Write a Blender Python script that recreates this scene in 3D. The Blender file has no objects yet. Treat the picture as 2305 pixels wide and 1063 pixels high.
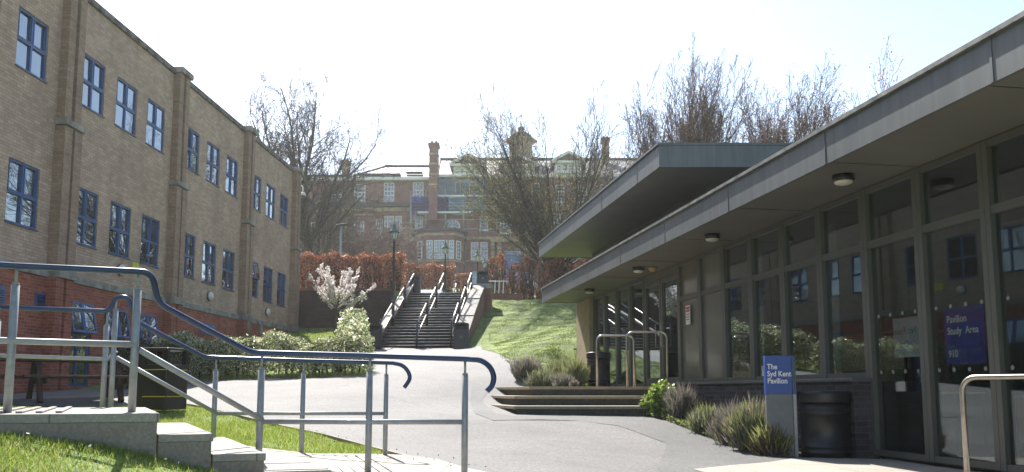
import bpy, bmesh, math, random
import numpy as np
from mathutils import Vector, Matrix
R = math.radians
rnd = random.Random(7)
scene = bpy.context.scene
COL = scene.collection

# ------------------------------------------------------------------ camera
FPX = 1866.0; PPY = 675.0; CX = 1152.5
PITCH = math.atan(205 / FPX)
cam_d = bpy.data.cameras.new('camera'); cam = bpy.data.objects.new('camera', cam_d); COL.objects.link(cam)
cam.location = (0, 0, 0); cam.rotation_euler = (math.pi / 2 + PITCH, 0, 0)
cam_d.sensor_width = 36; cam_d.lens = 36 * FPX / 2305; cam_d.shift_y = (PPY - 531.5) / 2305
cam_d.clip_start = 0.05; cam_d.clip_end = 3000
scene.camera = cam
# ------------------------------------------------------------------ light
SUN_AZ = 20.0; SUN_EL = 46.0       # azimuth to the left of +Y
world = bpy.data.worlds.new('World'); scene.world = world; world.use_nodes = True
wn = world.node_tree; bg = wn.nodes['Background']
sky = wn.nodes.new('ShaderNodeTexSky'); sky.sky_type = 'NISHITA'; sky.sun_disc = False
sky.sun_elevation = R(SUN_EL); sky.sun_rotation = R(-SUN_AZ)
sky.air_density = 1.0; sky.dust_density = 0.8; sky.ozone_density = 1.0
wt = wn.nodes.new('ShaderNodeMix'); wt.data_type = 'RGBA'; wt.blend_type = 'MULTIPLY'; wt.inputs[0].default_value = 1; wt.inputs[7].default_value = (1.05, 1.0, .95, 1)   # white balance of the sky light
wn.links.new(sky.outputs[0], wt.inputs[6]); wn.links.new(wt.outputs[2], bg.inputs[0]); bg.inputs[1].default_value = 0.098
sd = bpy.data.lights.new('sun', 'SUN'); sd.energy = 4.0; sd.angle = R(0.55); sd.color = (1, .95, .875)
sun = bpy.data.objects.new('sun', sd); COL.objects.link(sun)
sv = Vector((-math.sin(R(SUN_AZ)) * math.cos(R(SUN_EL)), math.cos(R(SUN_AZ)) * math.cos(R(SUN_EL)), math.sin(R(SUN_EL))))
sun.rotation_euler = sv.to_track_quat('Z', 'Y').to_euler(); sun.location = sv * 200
scene.view_settings.view_transform = 'Standard'; scene.view_settings.look = 'None'
scene.view_settings.exposure = 1.55; scene.view_settings.gamma = 1
scene.cycles.max_bounces = 8; scene.cycles.transparent_max_bounces = 24
scene.cycles.caustics_reflective = False; scene.cycles.caustics_refractive = False
scene.cycles.sample_clamp_indirect = 6

# ------------------------------------------------------------------ measuring helpers (survey of the place)
_c, _s = math.cos(PITCH), math.sin(PITCH)
def ray(px, py):
    x = (px - CX) / FPX; u = (PPY - py) / FPX; Y = _c - _s * u
    return x / Y, (_s + _c * u) / Y
def P(px, py, Y):
    a, b = ray(px, py); return Vector((a * Y, Y, b * Y))

# ------------------------------------------------------------------ materials
def mat(name): 
    m = bpy.data.materials.new(name); m.use_nodes = True
    return m, m.node_tree, m.node_tree.nodes['Principled BSDF']
def ramp(nt, fac, stops):
    r = nt.nodes.new('ShaderNodeValToRGB'); nt.links.new(fac, r.inputs[0])
    e = r.color_ramp.elements
    while len(e) < len(stops): e.new(0.5)
    for i, (p, c) in enumerate(stops): e[i].position = p; e[i].color = (*c, 1) if len(c) == 3 else c
    return r.outputs[0]
def noise(nt, scale, detail=4, coord='Object', rough=.6, vec=None):
    n = nt.nodes.new('ShaderNodeTexNoise'); n.inputs['Scale'].default_value = scale
    n.inputs['Detail'].default_value = detail; n.inputs['Roughness'].default_value = rough
    if vec is None:
        t = nt.nodes.new('ShaderNodeTexCoord'); vec = t.outputs[coord]
    nt.links.new(vec, n.inputs['Vector']); return n.outputs['Fac']
def mixc(nt, fac, a, b, mode='MIX'):
    m = nt.nodes.new('ShaderNodeMix'); m.data_type = 'RGBA'; m.blend_type = mode
    for sck, v in ((m.inputs[0], fac), (m.inputs[6], a), (m.inputs[7], b)):
        if hasattr(v, 'links'): nt.links.new(v, sck)
        elif isinstance(v, (int, float)): sck.default_value = v
        else: sck.default_value = (*v, 1)
    return m.outputs[2]
def bump(nt, h, strength=.3, dist=.01, b=None):
    n = nt.nodes.new('ShaderNodeBump'); n.inputs['Strength'].default_value = strength
    n.inputs['Distance'].default_value = dist; nt.links.new(h, n.inputs['Height'])
    if b: nt.links.new(n.outputs[0], b.inputs['Normal'])
    return n
def plain(name, col, rough=.6, metal=0, var=.12, nscale=6, spec=.5, bmp=0, bscale=40):
    m, nt, b = mat(name)
    f = noise(nt, nscale)
    c2 = tuple(max(0, x * (1 - var * 2)) for x in col); c1 = tuple(min(1, x * (1 + var)) for x in col)
    nt.links.new(ramp(nt, f, [(.3, c2), (.7, c1)]), b.inputs['Base Color'])
    b.inputs['Roughness'].default_value = rough; b.inputs['Metallic'].default_value = metal
    b.inputs['Specular IOR Level'].default_value = spec
    if bmp: bump(nt, noise(nt, bscale, 6), bmp, .01, b)
    return m
def brick(name, cols, mortar, bw=.225, bh=.075, msize=.012, stain=.35):
    m, nt, b = mat(name)
    tc = nt.nodes.new('ShaderNodeTexCoord')
    t = nt.nodes.new('ShaderNodeTexBrick'); nt.links.new(tc.outputs['UV'], t.inputs['Vector'])
    t.inputs['Scale'].default_value = 1; t.inputs['Brick Width'].default_value = bw; t.inputs['Row Height'].default_value = bh
    t.inputs['Mortar Size'].default_value = msize / 2; t.inputs['Mortar Smooth'].default_value = .3; t.inputs['Bias'].default_value = 0
    t.inputs['Color1'].default_value = (0, 0, 0, 1); t.inputs['Color2'].default_value = (1, 1, 1, 1); t.inputs['Mortar'].default_value = (.5, .5, .5, 1)
    bc = ramp(nt, t.outputs['Color'], [(0, cols[0]), (.5, cols[1]), (1, cols[2])])
    f = noise(nt, .7, 6, 'Object', .7)
    st = ramp(nt, f, [(.25, (1 - stain,) * 3), (.6, (1, 1, 1)), (.8, (1.0, 1.0, .97))])
    tcs = nt.nodes.new('ShaderNodeTexCoord'); mps = nt.nodes.new('ShaderNodeMapping'); mps.inputs['Scale'].default_value = (2.2, 2.2, .22); nt.links.new(tcs.outputs['Object'], mps.inputs[0])
    stk = ramp(nt, noise(nt, 1, 5, vec=mps.outputs[0], rough=.7), [(.3, (1 - stain * .45,) * 3), (.5, (1, 1, 1)), (.72, (1.08, 1.07, 1.05))])
    st = mixc(nt, 1, st, stk, 'MULTIPLY')
    f2 = noise(nt, 25, 3, 'Object'); g = ramp(nt, f2, [(.3, (.85,) * 3), (.7, (1.1,) * 3)])
    c = mixc(nt, t.outputs['Fac'], bc, mortar)
    c = mixc(nt, 1.0, c, st, 'MULTIPLY'); c = mixc(nt, 1.0, c, g, 'MULTIPLY')
    nt.links.new(c, b.inputs['Base Color']); b.inputs['Roughness'].default_value = .88
    inv = nt.nodes.new('ShaderNodeMath'); inv.operation = 'SUBTRACT'; inv.inputs[0].default_value = 1; nt.links.new(t.outputs['Fac'], inv.inputs[1])
    bump(nt, inv.outputs[0], .5, .008, b)
    return m
def glass(name, tint, refl_ior, trans=True, rough=0.01, wav=.0):
    m = bpy.data.materials.new(name); m.use_nodes = True; nt = m.node_tree; nt.nodes.clear()
    o = nt.nodes.new('ShaderNodeOutputMaterial'); mx = nt.nodes.new('ShaderNodeMixShader')
    # Schlick reflectance that is the same from both sides of the pane
    f0 = ((refl_ior - 1) / (refl_ior + 1)) ** 2
    lw = nt.nodes.new('ShaderNodeLayerWeight'); lw.inputs[0].default_value = .5
    pw = nt.nodes.new('ShaderNodeMath'); pw.operation = 'POWER'; nt.links.new(lw.outputs['Facing'], pw.inputs[0]); pw.inputs[1].default_value = 4.0
    fr = nt.nodes.new('ShaderNodeMath'); fr.operation = 'MULTIPLY_ADD'; nt.links.new(pw.outputs[0], fr.inputs[0]); fr.inputs[1].default_value = 1 - f0; fr.inputs[2].default_value = f0
    gl = nt.nodes.new('ShaderNodeBsdfGlossy'); gl.inputs['Roughness'].default_value = rough; gl.inputs[0].default_value = (.86, .94, 1, 1)
    if trans:
        t = nt.nodes.new('ShaderNodeBsdfTransparent'); t.inputs[0].default_value = (*tint, 1)
    else:
        t = nt.nodes.new('ShaderNodeBsdfDiffuse'); t.inputs[0].default_value = (*tint, 1)
    if wav:
        bp = bump(nt, noise(nt, 1.3, 1), wav, .02); nt.links.new(bp.outputs[0], gl.inputs['Normal']); 
    nt.links.new(fr.outputs[0], mx.inputs[0]); nt.links.new(t.outputs[0], mx.inputs[1]); nt.links.new(gl.outputs[0], mx.inputs[2])
    nt.links.new(mx.outputs[0], o.inputs[0]); return m
def leafmat(name, stops, transl=.4, rough=.5, spec=.4):
    m = bpy.data.materials.new(name); m.use_nodes = True; nt = m.node_tree; b = nt.nodes['Principled BSDF']; o = nt.nodes['Material Output']
    g = nt.nodes.new('ShaderNodeNewGeometry'); c = ramp(nt, g.outputs['Random Per Island'], stops)
    nt.links.new(c, b.inputs['Base Color']); b.inputs['Roughness'].default_value = rough; b.inputs['Specular IOR Level'].default_value = spec
    t = nt.nodes.new('ShaderNodeBsdfTranslucent'); nt.links.new(c, t.inputs[0])
    mx = nt.nodes.new('ShaderNodeMixShader'); mx.inputs[0].default_value = transl
    nt.links.new(b.outputs[0], mx.inputs[1]); nt.links.new(t.outputs[0], mx.inputs[2]); nt.links.new(mx.outputs[0], o.inputs[0]); return m

M = {}
M['buff'] = brick('buff_brick', [(.44, .29, .205), (.50, .35, .25), (.56, .405, .295)], (.31, .225, .155))
M['buff_pier'] = brick('brown_brick', [(.29, .185, .12), (.34, .225, .15), (.39, .265, .185)], (.26, .19, .135))
M['red'] = brick('red_brick', [(.27, .062, .032), (.35, .088, .045), (.42, .125, .068)], (.36, .21, .145))
M['oldred'] = brick('old_red_brick', [(.17, .065, .045), (.22, .088, .06), (.28, .12, .08)], (.2, .12, .09), stain=.5)
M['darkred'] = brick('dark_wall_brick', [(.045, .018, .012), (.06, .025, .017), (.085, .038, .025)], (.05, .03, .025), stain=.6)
M['engineer'] = brick('dark_engineering_brick', [(.03, .03, .038), (.05, .047, .055), (.075, .068, .075)], (.09, .088, .088), .225, .075, .014)
M['stone'] = plain('weathered_stone', (.30, .275, .235), .9, var=.3, nscale=2.5, bmp=.4, bscale=20)
M['coping'] = plain('stained_coping', (.17, .15, .13), .9, var=.45, nscale=3, bmp=.5, bscale=15)
M['blue'] = plain('blue_frame_paint', (.028, .095, .26), .35, var=.1)
M['navy'] = plain('navy_rail_coating', (.018, .045, .12), .3, var=.2, nscale=3)
M['galv'] = plain('galvanised_steel', (.31, .325, .33), .5, metal=.3, var=.1, nscale=14, bmp=.1)
M['stainless'] = plain('stainless_steel', (.38, .35, .32), .3, metal=.9, var=.15, nscale=10)
M['clad'] = plain('grey_green_cladding', (.092, .104, .098), .5, metal=.25, var=.14, nscale=1.6)
M['frame'] = plain('grey_window_frame', (.115, .118, .105), .45, metal=.2, var=.06, nscale=2)
M['soffit'] = plain('soffit_board', (.15, .145, .125), .55, var=.1, nscale=.8)
def streaky(name, col, rough, metal):
    m, nt, b = mat(name); tc = nt.nodes.new('ShaderNodeTexCoord'); mp = nt.nodes.new('ShaderNodeMapping'); mp.inputs['Scale'].default_value = (9, 9, .7)
    nt.links.new(tc.outputs['Object'], mp.inputs[0]); f = noise(nt, 1, 4, vec=mp.outputs[0]); g = noise(nt, .8, 5)
    c = ramp(nt, f, [(.25, tuple(x * .78 for x in col)), (.5, col), (.8, tuple(x * 1.25 for x in col))])
    c = mixc(nt, 1, c, ramp(nt, g, [(.3, (.82, .84, .82)), (.7, (1.12, 1.1, 1.08))]), 'MULTIPLY')
    nt.links.new(c, b.inputs['Base Color']); b.inputs['Roughness'].default_value = rough; b.inputs['Metallic'].default_value = metal
    bump(nt, g, .15, .02, b); return m
M['clad'] = streaky('streaked_grey_cladding', (.112, .121, .124), .5, .2)
M['panelgrey'] = plain('glossy_grey_panel', (.16, .155, .14), .16, var=.05, nscale=1)
M['glass_l'] = glass('window_glass', (.03, .032, .034), 3.4, False, .012, .04)
M['glass_p'] = glass('pavilion_glass', (.76, .79, .77), 1.85, True, .008, .02)
M['glass_red'] = glass('old_window_glass', (.03, .04, .055), 2.1, False, .1, .25)
M['edging'] = plain('pale_roof_edging', (.2, .2, .19), .6, metal=.2, var=.35, nscale=5)
M['interior'] = plain('interior_plaster', (.34, .32, .28), .9, var=.05)
M['carpet'] = plain('interior_floor', (.10, .095, .09), .95)
M['woodlight'] = plain('pale_beech_board', (.50, .36, .2), .5, var=.06, nscale=3)
M['black'] = plain('black_plastic', (.012, .012, .013), .38, var=.2, bmp=.08, bscale=60)
M['blackiron'] = plain('black_painted_iron', (.008, .009, .011), .42, var=.3)
M['binblue'] = plain('dark_blue_grey_plastic', (.010, .014, .022), .4, var=.2)
M['wood'] = plain('dark_stained_wood', (.065, .032, .02), .75, var=.35, nscale=5, bmp=.3)
M['sandwall'] = plain('sand_render', (.42, .32, .22), .9, var=.1, nscale=3, bmp=.2)
M['signblue'] = plain('sign_blue', (.012, .06, .30), .35, var=.04)
M['signpurple'] = plain('sign_blue_violet', (.03, .035, .30), .6, var=.02)
M['signgrey'] = plain('sign_silver', (.13, .14, .155), .45, metal=.3, var=.08)
M['white'] = plain('white_paint', (.72, .72, .70), .6, var=.04)
M['cream'] = plain('cream_window_paint', (.70, .66, .64), .6, var=.04)
M['text'] = plain('white_lettering', (.8, .8, .8), .6, var=.0)
M['textgrey'] = plain('grey_lettering', (.18, .18, .18), .6, var=.0)
M['redprint'] = plain('red_print', (.55, .04, .04), .6, var=0)
M['yellow'] = plain('yellow_print', (.65, .5, .05), .6, var=.05)
M['hivis'] = plain('yellow_green_plate', (.5, .62, .05), .6, var=.05)
M['orange'] = plain('orange_plastic', (.65, .25, .02), .6, var=.05)
M['lampglass'] = plain('frosted_lamp_glass', (.65, .62, .56), .4, var=.03)
M['slate'] = plain('roof_slate', (.11, .115, .12), .62, var=.35, nscale=3, spec=.35)
M['roofdark'] = plain('ridge_tile', (.07, .045, .035), .8)
M['sandstone'] = plain('yellow_sandstone', (.36, .27, .16), .9, var=.25, nscale=1.5)
M['scaffold'] = plain('scaffold_tube', (.35, .38, .38), .4, metal=.6)
M['lead'] = plain('verdigris_lead', (.11, .16, .13), .6, var=.3)
M['carpaint'] = plain('black_car_paint', (.015, .016, .02), .15, var=.05, spec=.8)
M['carwhite'] = plain('white_car_paint', (.7, .72, .75), .2, var=.02, spec=.7)
M['carblue'] = plain('pale_blue_car_paint', (.3, .48, .6), .2, var=.03, spec=.7)
M['tyre'] = plain('tyre_rubber', (.02, .02, .02), .8)
M['bark'] = plain('grey_bark', (.095, .078, .062), .9, var=.35, nscale=6, bmp=.3)
M['barkwarm'] = plain('brown_bark', (.13, .085, .055), .9, var=.3, nscale=6)
M['barkpale'] = plain('pale_twig_bark', (.23, .19, .165), .85, var=.25, nscale=6)
M['barkpink'] = plain('pinkish_twig_bark', (.20, .13, .105), .85, var=.25, nscale=6)
M['stem'] = plain('hedge_stem', (.06, .045, .03), .9)
M['holly'] = leafmat('variegated_leaf', [(0, (.05, .09, .025)), (.25, (.10, .16, .045)), (.45, (.3, .33, .14)), (.7, (.6, .58, .36)), (1, (.8, .78, .6))], .48, .25, .8)
M['beech'] = leafmat('copper_leaf', [(0, (.12, .04, .025)), (.4, (.25, .09, .04)), (.75, (.40, .16, .075)), (1, (.52, .28, .16))], .4, .5)
M['bud'] = leafmat('yellow_green_bud', [(0, (.12, .12, .025)), (.5, (.24, .22, .05)), (1, (.36, .3, .09))], .4, .6)
M['budbrown'] = leafmat('brown_bud', [(0, (.13, .07, .04)), (.5, (.2, .11, .06)), (1, (.3, .18, .09))], .3, .6)
M['budpink'] = leafmat('pink_bud', [(0, (.45, .18, .17)), (1, (.6, .32, .3))], .4, .6)
M['blossom'] = leafmat('white_pink_blossom', [(0, (.68, .58, .55)), (.5, (.8, .74, .71)), (1, (.86, .84, .81))], .45, .7)
M['lav'] = leafmat('grey_green_leaf', [(0, (.11, .13, .08)), (.5, (.2, .225, .16)), (1, (.34, .34, .27))], .3, .7)
M['lavpurple'] = leafmat('dry_flower_spike', [(0, (.18, .14, .12)), (.5, (.27, .22, .2)), (1, (.38, .33, .3))], .3, .8)
M['rosemary'] = leafmat('yellow_green_spike', [(0, (.14, .17, .05)), (.5, (.27, .3, .10)), (1, (.45, .44, .2))], .35, .6)
M['lime'] = leafmat('bright_green_leaf', [(0, (.08, .13, .02)), (.5, (.2, .3, .05)), (1, (.45, .5, .16))], .45, .4)
M['twigbrown'] = leafmat('dead_stem', [(0, (.06, .035, .025)), (1, (.17, .11, .08))], .1, .9)
M['blade'] = leafmat('grass_blade', [(0, (.12, .17, .02)), (.5, (.23, .32, .045)), (.82, (.36, .43, .08)), (.9, (.5, .46, .2)), (1, (.6, .54, .32))], .5, .5)
M['bankblade'] = leafmat('bank_grass_blade', [(0, (.06, .10, .012)), (.5, (.12, .18, .024)), (.85, (.21, .27, .045)), (1, (.3, .3, .1))], .4, .6)
M['daisy'] = plain('white_petal', (.8, .8, .78), .7, var=0)
M['net'] = glass('blue_debris_net', (.25, .4, .75), 1.2, True, .6)
# scaffold sheet glass
M['sheet'] = glass('clear_sheeting', (.55, .75, .75), 1.5, True, .15)
M['curtain'] = plain('pale_curtain', (.42, .46, .46), .9, var=.05)

def ground_mat(name, stops, nsc, fine, rough, bstr, bsc, extra=None, con=1.0):
    m, nt, b = mat(name)
    c = ramp(nt, noise(nt, nsc, 6, 'Object', .65), stops)
    g = ramp(nt, noise(nt, fine, 3, 'Object', .8), [(.3, (1 - .5 * con,) * 3), (.5, (1,) * 3), (.70, (1 + .7 * con,) * 3)])
    c = mixc(nt, 1, c, g, 'MULTIPLY')
    if extra: c = extra(nt, c)
    nt.links.new(c, b.inputs['Base Color']); b.inputs['Roughness'].default_value = rough
    bump(nt, noise(nt, bsc, 5, 'Object', .8), bstr, .01, b); return m
def asphalt_extra(nt, c):
    tc = nt.nodes.new('ShaderNodeTexCoord'); n1 = nt.nodes.new('ShaderNodeTexNoise'); n1.inputs['Scale'].default_value = 1.6; n1.inputs['Detail'].default_value = 5; nt.links.new(tc.outputs['Object'], n1.inputs['Vector'])
    mp = nt.nodes.new('ShaderNodeMix'); mp.data_type = 'RGBA'; mp.inputs[0].default_value = .35; nt.links.new(tc.outputs['Object'], mp.inputs[6]); nt.links.new(n1.outputs['Color'], mp.inputs[7])
    v = nt.nodes.new('ShaderNodeTexVoronoi'); v.feature = 'DISTANCE_TO_EDGE'; v.inputs['Scale'].default_value = .42; nt.links.new(mp.outputs[2], v.inputs['Vector'])
    k = ramp(nt, v.outputs['Distance'], [(0, (.62, .62, .62)), (.006, (.9, .9, .9)), (.012, (1, 1, 1))])
    m = ramp(nt, noise(nt, .3, 3), [(.45, (0, 0, 0)), (.6, (1, 1, 1))])
    k = mixc(nt, m, (1, 1, 1), k)
    s = ramp(nt, noise(nt, 2.3, 6, rough=.75), [(.28, (.78, .78, .77)), (.45, (1, 1, 1)), (.7, (1.07, 1.06, 1.05))])
    return mixc(nt, 1, mixc(nt, 1, c, k, 'MULTIPLY'), s, 'MULTIPLY')
M['asphalt'] = ground_mat('pale_asphalt', [(.3, (.086, .085, .085)), (.5, (.116, .1135, .113)), (.75, (.143, .139, .137))], .45, 30, .78, 1.0, 32, asphalt_extra)
M['asphalt2'] = ground_mat('grey_asphalt', [(.3, (.072, .075, .075)), (.55, (.092, .094, .093)), (.75, (.118, .118, .116))], .6, 30, .78, 1.0, 32, asphalt_extra)
M['asphalt3'] = ground_mat('dark_asphalt', [(.3, (.06, .065, .065)), (.7, (.10, .10, .10))], .6, 60, .8, .5, 60)
M['turf'] = ground_mat('turf', [(.2, (.17, .14, .07)), (.35, (.12, .16, .04)), (.55, (.15, .22, .045)), (.75, (.2, .27, .06))], .9, 30, .95, .9, 25)
M['bankturf'] = ground_mat('bank_turf', [(.3, (.04, .055, .012)), (.44, (.085, .12, .02)), (.56, (.14, .195, .03)), (.72, (.21, .26, .05))], 1.3, 12, .95, 1.0, 9)
M['soil'] = ground_mat('bed_soil', [(.3, (.05, .035, .022)), (.7, (.10, .075, .05))], 3, 30, .95, .8, 20)
def slab_extra(nt, c):
    tc = nt.nodes.new('ShaderNodeTexCoord'); t = nt.nodes.new('ShaderNodeTexBrick'); nt.links.new(tc.outputs['UV'], t.inputs['Vector'])
    t.offset = 0; t.inputs['Scale'].default_value = 1; t.inputs['Brick Width'].default_value = .6; t.inputs['Row Height'].default_value = .6
    t.inputs['Mortar Size'].default_value = .005; t.inputs['Mortar Smooth'].default_value = .2
    t.inputs['Color1'].default_value = (.9, .9, .9, 1); t.inputs['Color2'].default_value = (1.05, 1.04, 1.0, 1); t.inputs['Mortar'].default_value = (.45, .42, .38, 1)
    return mixc(nt, 1, c, t.outputs['Color'], 'MULTIPLY')
M['slab'] = ground_mat('paving_slab', [(.3, (.29, .27, .235)), (.7, (.37, .345, .30))], 1.5, 40, .85, .25, 50, slab_extra, .35)
M['concrete'] = ground_mat('rough_concrete', [(.3, (.19, .165, .135)), (.7, (.30, .27, .225))], 2.5, 45, .9, .4, 50, None, .4)
M['stepedge'] = ground_mat('step_slab', [(.3, (.24, .2, .13)), (.7, (.36, .31, .22))], 3, 40, .9, .3, 50, None, .5)
M['steptile'] = ground_mat('dark_step_face', [(.3, (.045, .045, .04)), (.7, (.085, .08, .07))], 2, 40, .9, .3, 50)

# ------------------------------------------------------------------ object helpers
def tag(o, label=None, cat=None, group=None, kind=None):
    if label: o['label'] = label
    if cat: o['category'] = cat
    if group: o['group'] = group
    if kind: o['kind'] = kind
    return o
def empty(name, loc=(0, 0, 0), rz=0, label=None, cat=None, group=None):
    o = bpy.data.objects.new(name, None); COL.objects.link(o); o.location = loc; o.rotation_euler = (0, 0, rz)
    o.empty_display_size = .2
    return tag(o, label, cat, group)
class MB:
    def __init__(s): s.v = []; s.f = []; s.sm = []
    def face(s, pts, smooth=False):
        n = len(s.v); s.v += [tuple(p) for p in pts]; s.f.append(tuple(range(n, n + len(pts)))); s.sm.append(smooth)
    def box(s, x0, x1, y0, y1, z0, z1, M4=None):
        c = [(x0, y0, z0), (x1, y0, z0), (x1, y1, z0), (x0, y1, z0), (x0, y0, z1), (x1, y0, z1), (x1, y1, z1), (x0, y1, z1)]
        if M4 is not None: c = [tuple(M4 @ Vector(p)) for p in c]
        n = len(s.v); s.v += c
        for q in ((3, 2, 1, 0), (4, 5, 6, 7), (0, 1, 5, 4), (1, 2, 6, 5), (2, 3, 7, 6), (3, 0, 4, 7)):
            s.f.append(tuple(n + i for i in q)); s.sm.append(False)
        return s
    def prism(s, poly, z0, z1):
        """poly: (x,y) counter-clockwise; z0/z1 numbers or lists"""
        k = len(poly); n = len(s.v)
        a = z0 if hasattr(z0, '__len__') else [z0] * k; b = z1 if hasattr(z1, '__len__') else [z1] * k
        s.v += [(p[0], p[1], a[i]) for i, p in enumerate(poly)] + [(p[0], p[1], b[i]) for i, p in enumerate(poly)]
        s.f.append(tuple(n + i for i in reversed(range(k)))); s.sm.append(False)
        s.f.append(tuple(n + k + i for i in range(k))); s.sm.append(False)
        for i in range(k):
            j = (i + 1) % k; s.f.append((n + i, n + j, n + k + j, n + k + i)); s.sm.append(False)
        return s
    def tube(s, pts, r, n=8, caps=True, smooth=True):
        pts = [Vector(p) for p in pts]; m = len(pts)
        rr = r if hasattr(r, '__len__') else [r] * m
        base = len(s.v); up = None
        for i, p in enumerate(pts):
            d = (pts[min(i + 1, m - 1)] - pts[max(i - 1, 0)])
            if d.length < 1e-9: d = Vector((0, 0, 1))
            d.normalize()
            if up is None:
                a = Vector((0, 0, 1)) if abs(d.z) < .9 else Vector((1, 0, 0)); u = d.cross(a).normalized()
            else:
                u = (up - d * up.dot(d))
                u = u.normalized() if u.length > 1e-6 else d.orthogonal().normalized()
            up = u; w = d.cross(u)
            for k in range(n):
                t = 2 * math.pi * k / n
                s.v.append(tuple(p + (u * math.cos(t) + w * math.sin(t)) * rr[i]))
        for i in range(m - 1):
            for k in range(n):
                a = base + i * n + k; b = base + i * n + (k + 1) % n
                s.f.append((a, b, b + n, a + n)); s.sm.append(smooth)
        if caps:
            s.f.append(tuple(base + k for k in reversed(range(n)))); s.sm.append(False)
            s.f.append(tuple(base + (m - 1) * n + k for k in range(n))); s.sm.append(False)
        return s
    def bar(s, p0, p1, w, h=None):
        """square bar between points"""
        p0 = Vector(p0); p1 = Vector(p1); h = h or w; d = (p1 - p0).normalized()
        a = Vector((0, 0, 1)) if abs(d.z) < .95 else Vector((0, 1, 0))
        u = d.cross(a).normalized() * w / 2; v = u.normalized().cross(d).normalized() * h / 2
        n = len(s.v)
        for p in (p0, p1):
            for q in ((-1, -1), (1, -1), (1, 1), (-1, 1)): s.v.append(tuple(p + u * q[0] + v * q[1]))
        for q in ((3, 2, 1, 0), (4, 5, 6, 7), (0, 1, 5, 4), (1, 2, 6, 5), (2, 3, 7, 6), (3, 0, 4, 7)):
            s.f.append(tuple(n + i for i in q)); s.sm.append(False)
        return s
    def lathe(s, prof, n=24, c=(0, 0, 0), sx=1, sy=1, closed=True):
        base = len(s.v); m = len(prof)
        for r, z in prof:
            for k in range(n):
                t = 2 * math.pi * k / n; s.v.append((c[0] + r * math.cos(t) * sx, c[1] + r * math.sin(t) * sy, c[2] + z))
        for i in range(m - 1):
            for k in range(n):
                a = base + i * n + k; b = base + i * n + (k + 1) % n
                s.f.append((a, b, b + n, a + n)); s.sm.append(True)
        if closed:
            s.f.append(tuple(base + k for k in reversed(range(n)))); s.sm.append(False)
            s.f.append(tuple(base + (m - 1) * n + k for k in range(n))); s.sm.append(False)
        return s
    def build(s, name, m, parent=None, loc=None, bevel=0):
        me = bpy.data.meshes.new(name); me.from_pydata(s.v, [], s.f)
        me.polygons.foreach_set('use_smooth', s.sm)
        uv_box(me); me.materials.append(m); me.update()
        o = bpy.data.objects.new(name, me); COL.objects.link(o)
        if parent: o.parent = parent
        if loc is not None: o.location = loc
        if bevel:
            b = o.modifiers.new('bevel', 'BEVEL'); b.width = bevel; b.segments = 2; b.limit_method = 'ANGLE'
        return o
def uv_box(me):
    uv = me.uv_layers.new(name='UVMap'); n = len(me.loops)
    vi = np.empty(n, np.int32); me.loops.foreach_get('vertex_index', vi)
    co = np.empty(len(me.vertices) * 3, np.float32); me.vertices.foreach_get('co', co); co = co.reshape(-1, 3)[vi]
    nm = np.empty(len(me.polygons) * 3, np.float32); me.polygons.foreach_get('normal', nm); nm = nm.reshape(-1, 3)
    lt = np.empty(len(me.polygons), np.int32); me.polygons.foreach_get('loop_total', lt)
    nm = np.repeat(np.abs(nm), lt, axis=0); ax = nm.argmax(1)
    out = np.empty((n, 2), np.float32)
    out[ax == 0] = co[ax == 0][:, [1, 2]]; out[ax == 1] = co[ax == 1][:, [0, 2]]; out[ax == 2] = co[ax == 2][:, [0, 1]]
    uv.data.foreach_set('uv', out.ravel())
def raw_mesh(name, verts, nper, m, parent=None):
    """verts: (k*nper,3) array, faces of nper verts each"""
    k = len(verts) // nper; me = bpy.data.meshes.new(name)
    me.vertices.add(k * nper); me.vertices.foreach_set('co', np.asarray(verts, np.float32).ravel())
    me.loops.add(k * nper); me.loops.foreach_set('vertex_index', np.arange(k * nper, dtype=np.int32))
    me.polygons.add(k); me.polygons.foreach_set('loop_start', np.arange(0, k * nper, nper, dtype=np.int32))
    me.polygons.foreach_set('loop_total', np.full(k, nper, np.int32))
    me.update(); me.validate(); me.materials.append(m)
    o = bpy.data.objects.new(name, me); COL.objects.link(o)
    if parent: o.parent = parent
    return o
def leaves(pts, size, rs, aspect=.6, upb=0.0, var=.4):
    """random leaf quads (kite shaped) at pts -> verts array"""
    n = len(pts); d = rs.normal(size=(n, 3)); d[:, 2] += upb; d /= np.linalg.norm(d, axis=1)[:, None]
    e = rs.normal(size=(n, 3)); w = np.cross(d, e); w /= np.linalg.norm(w, axis=1)[:, None]
    s = size * (1 + var * rs.uniform(-1, 1, n))[:, None]
    a = pts - d * s * .5; b = pts + w * s * aspect * .5; c = pts + d * s * .5; e2 = pts - w * s * aspect * .5
    return np.stack([a, b, c, e2], 1).reshape(-1, 3)
def blades(base, dirs, length, width, rs):
    """thin triangles"""
    n = len(base); e = rs.normal(size=(n, 3)); w = np.cross(dirs, e); w /= np.linalg.norm(w, axis=1)[:, None]
    L = np.asarray(length).reshape(-1, 1); W = np.asarray(width).reshape(-1, 1)
    return np.stack([base - w * W / 2, base + w * W / 2, base + dirs * L], 1).reshape(-1, 3)
def copy_tree(o, parent=None):
    c = o.copy(); COL.objects.link(c); c.parent = parent
    for ch in [x for x in o.children]: copy_tree(ch, c)
    return c
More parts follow.
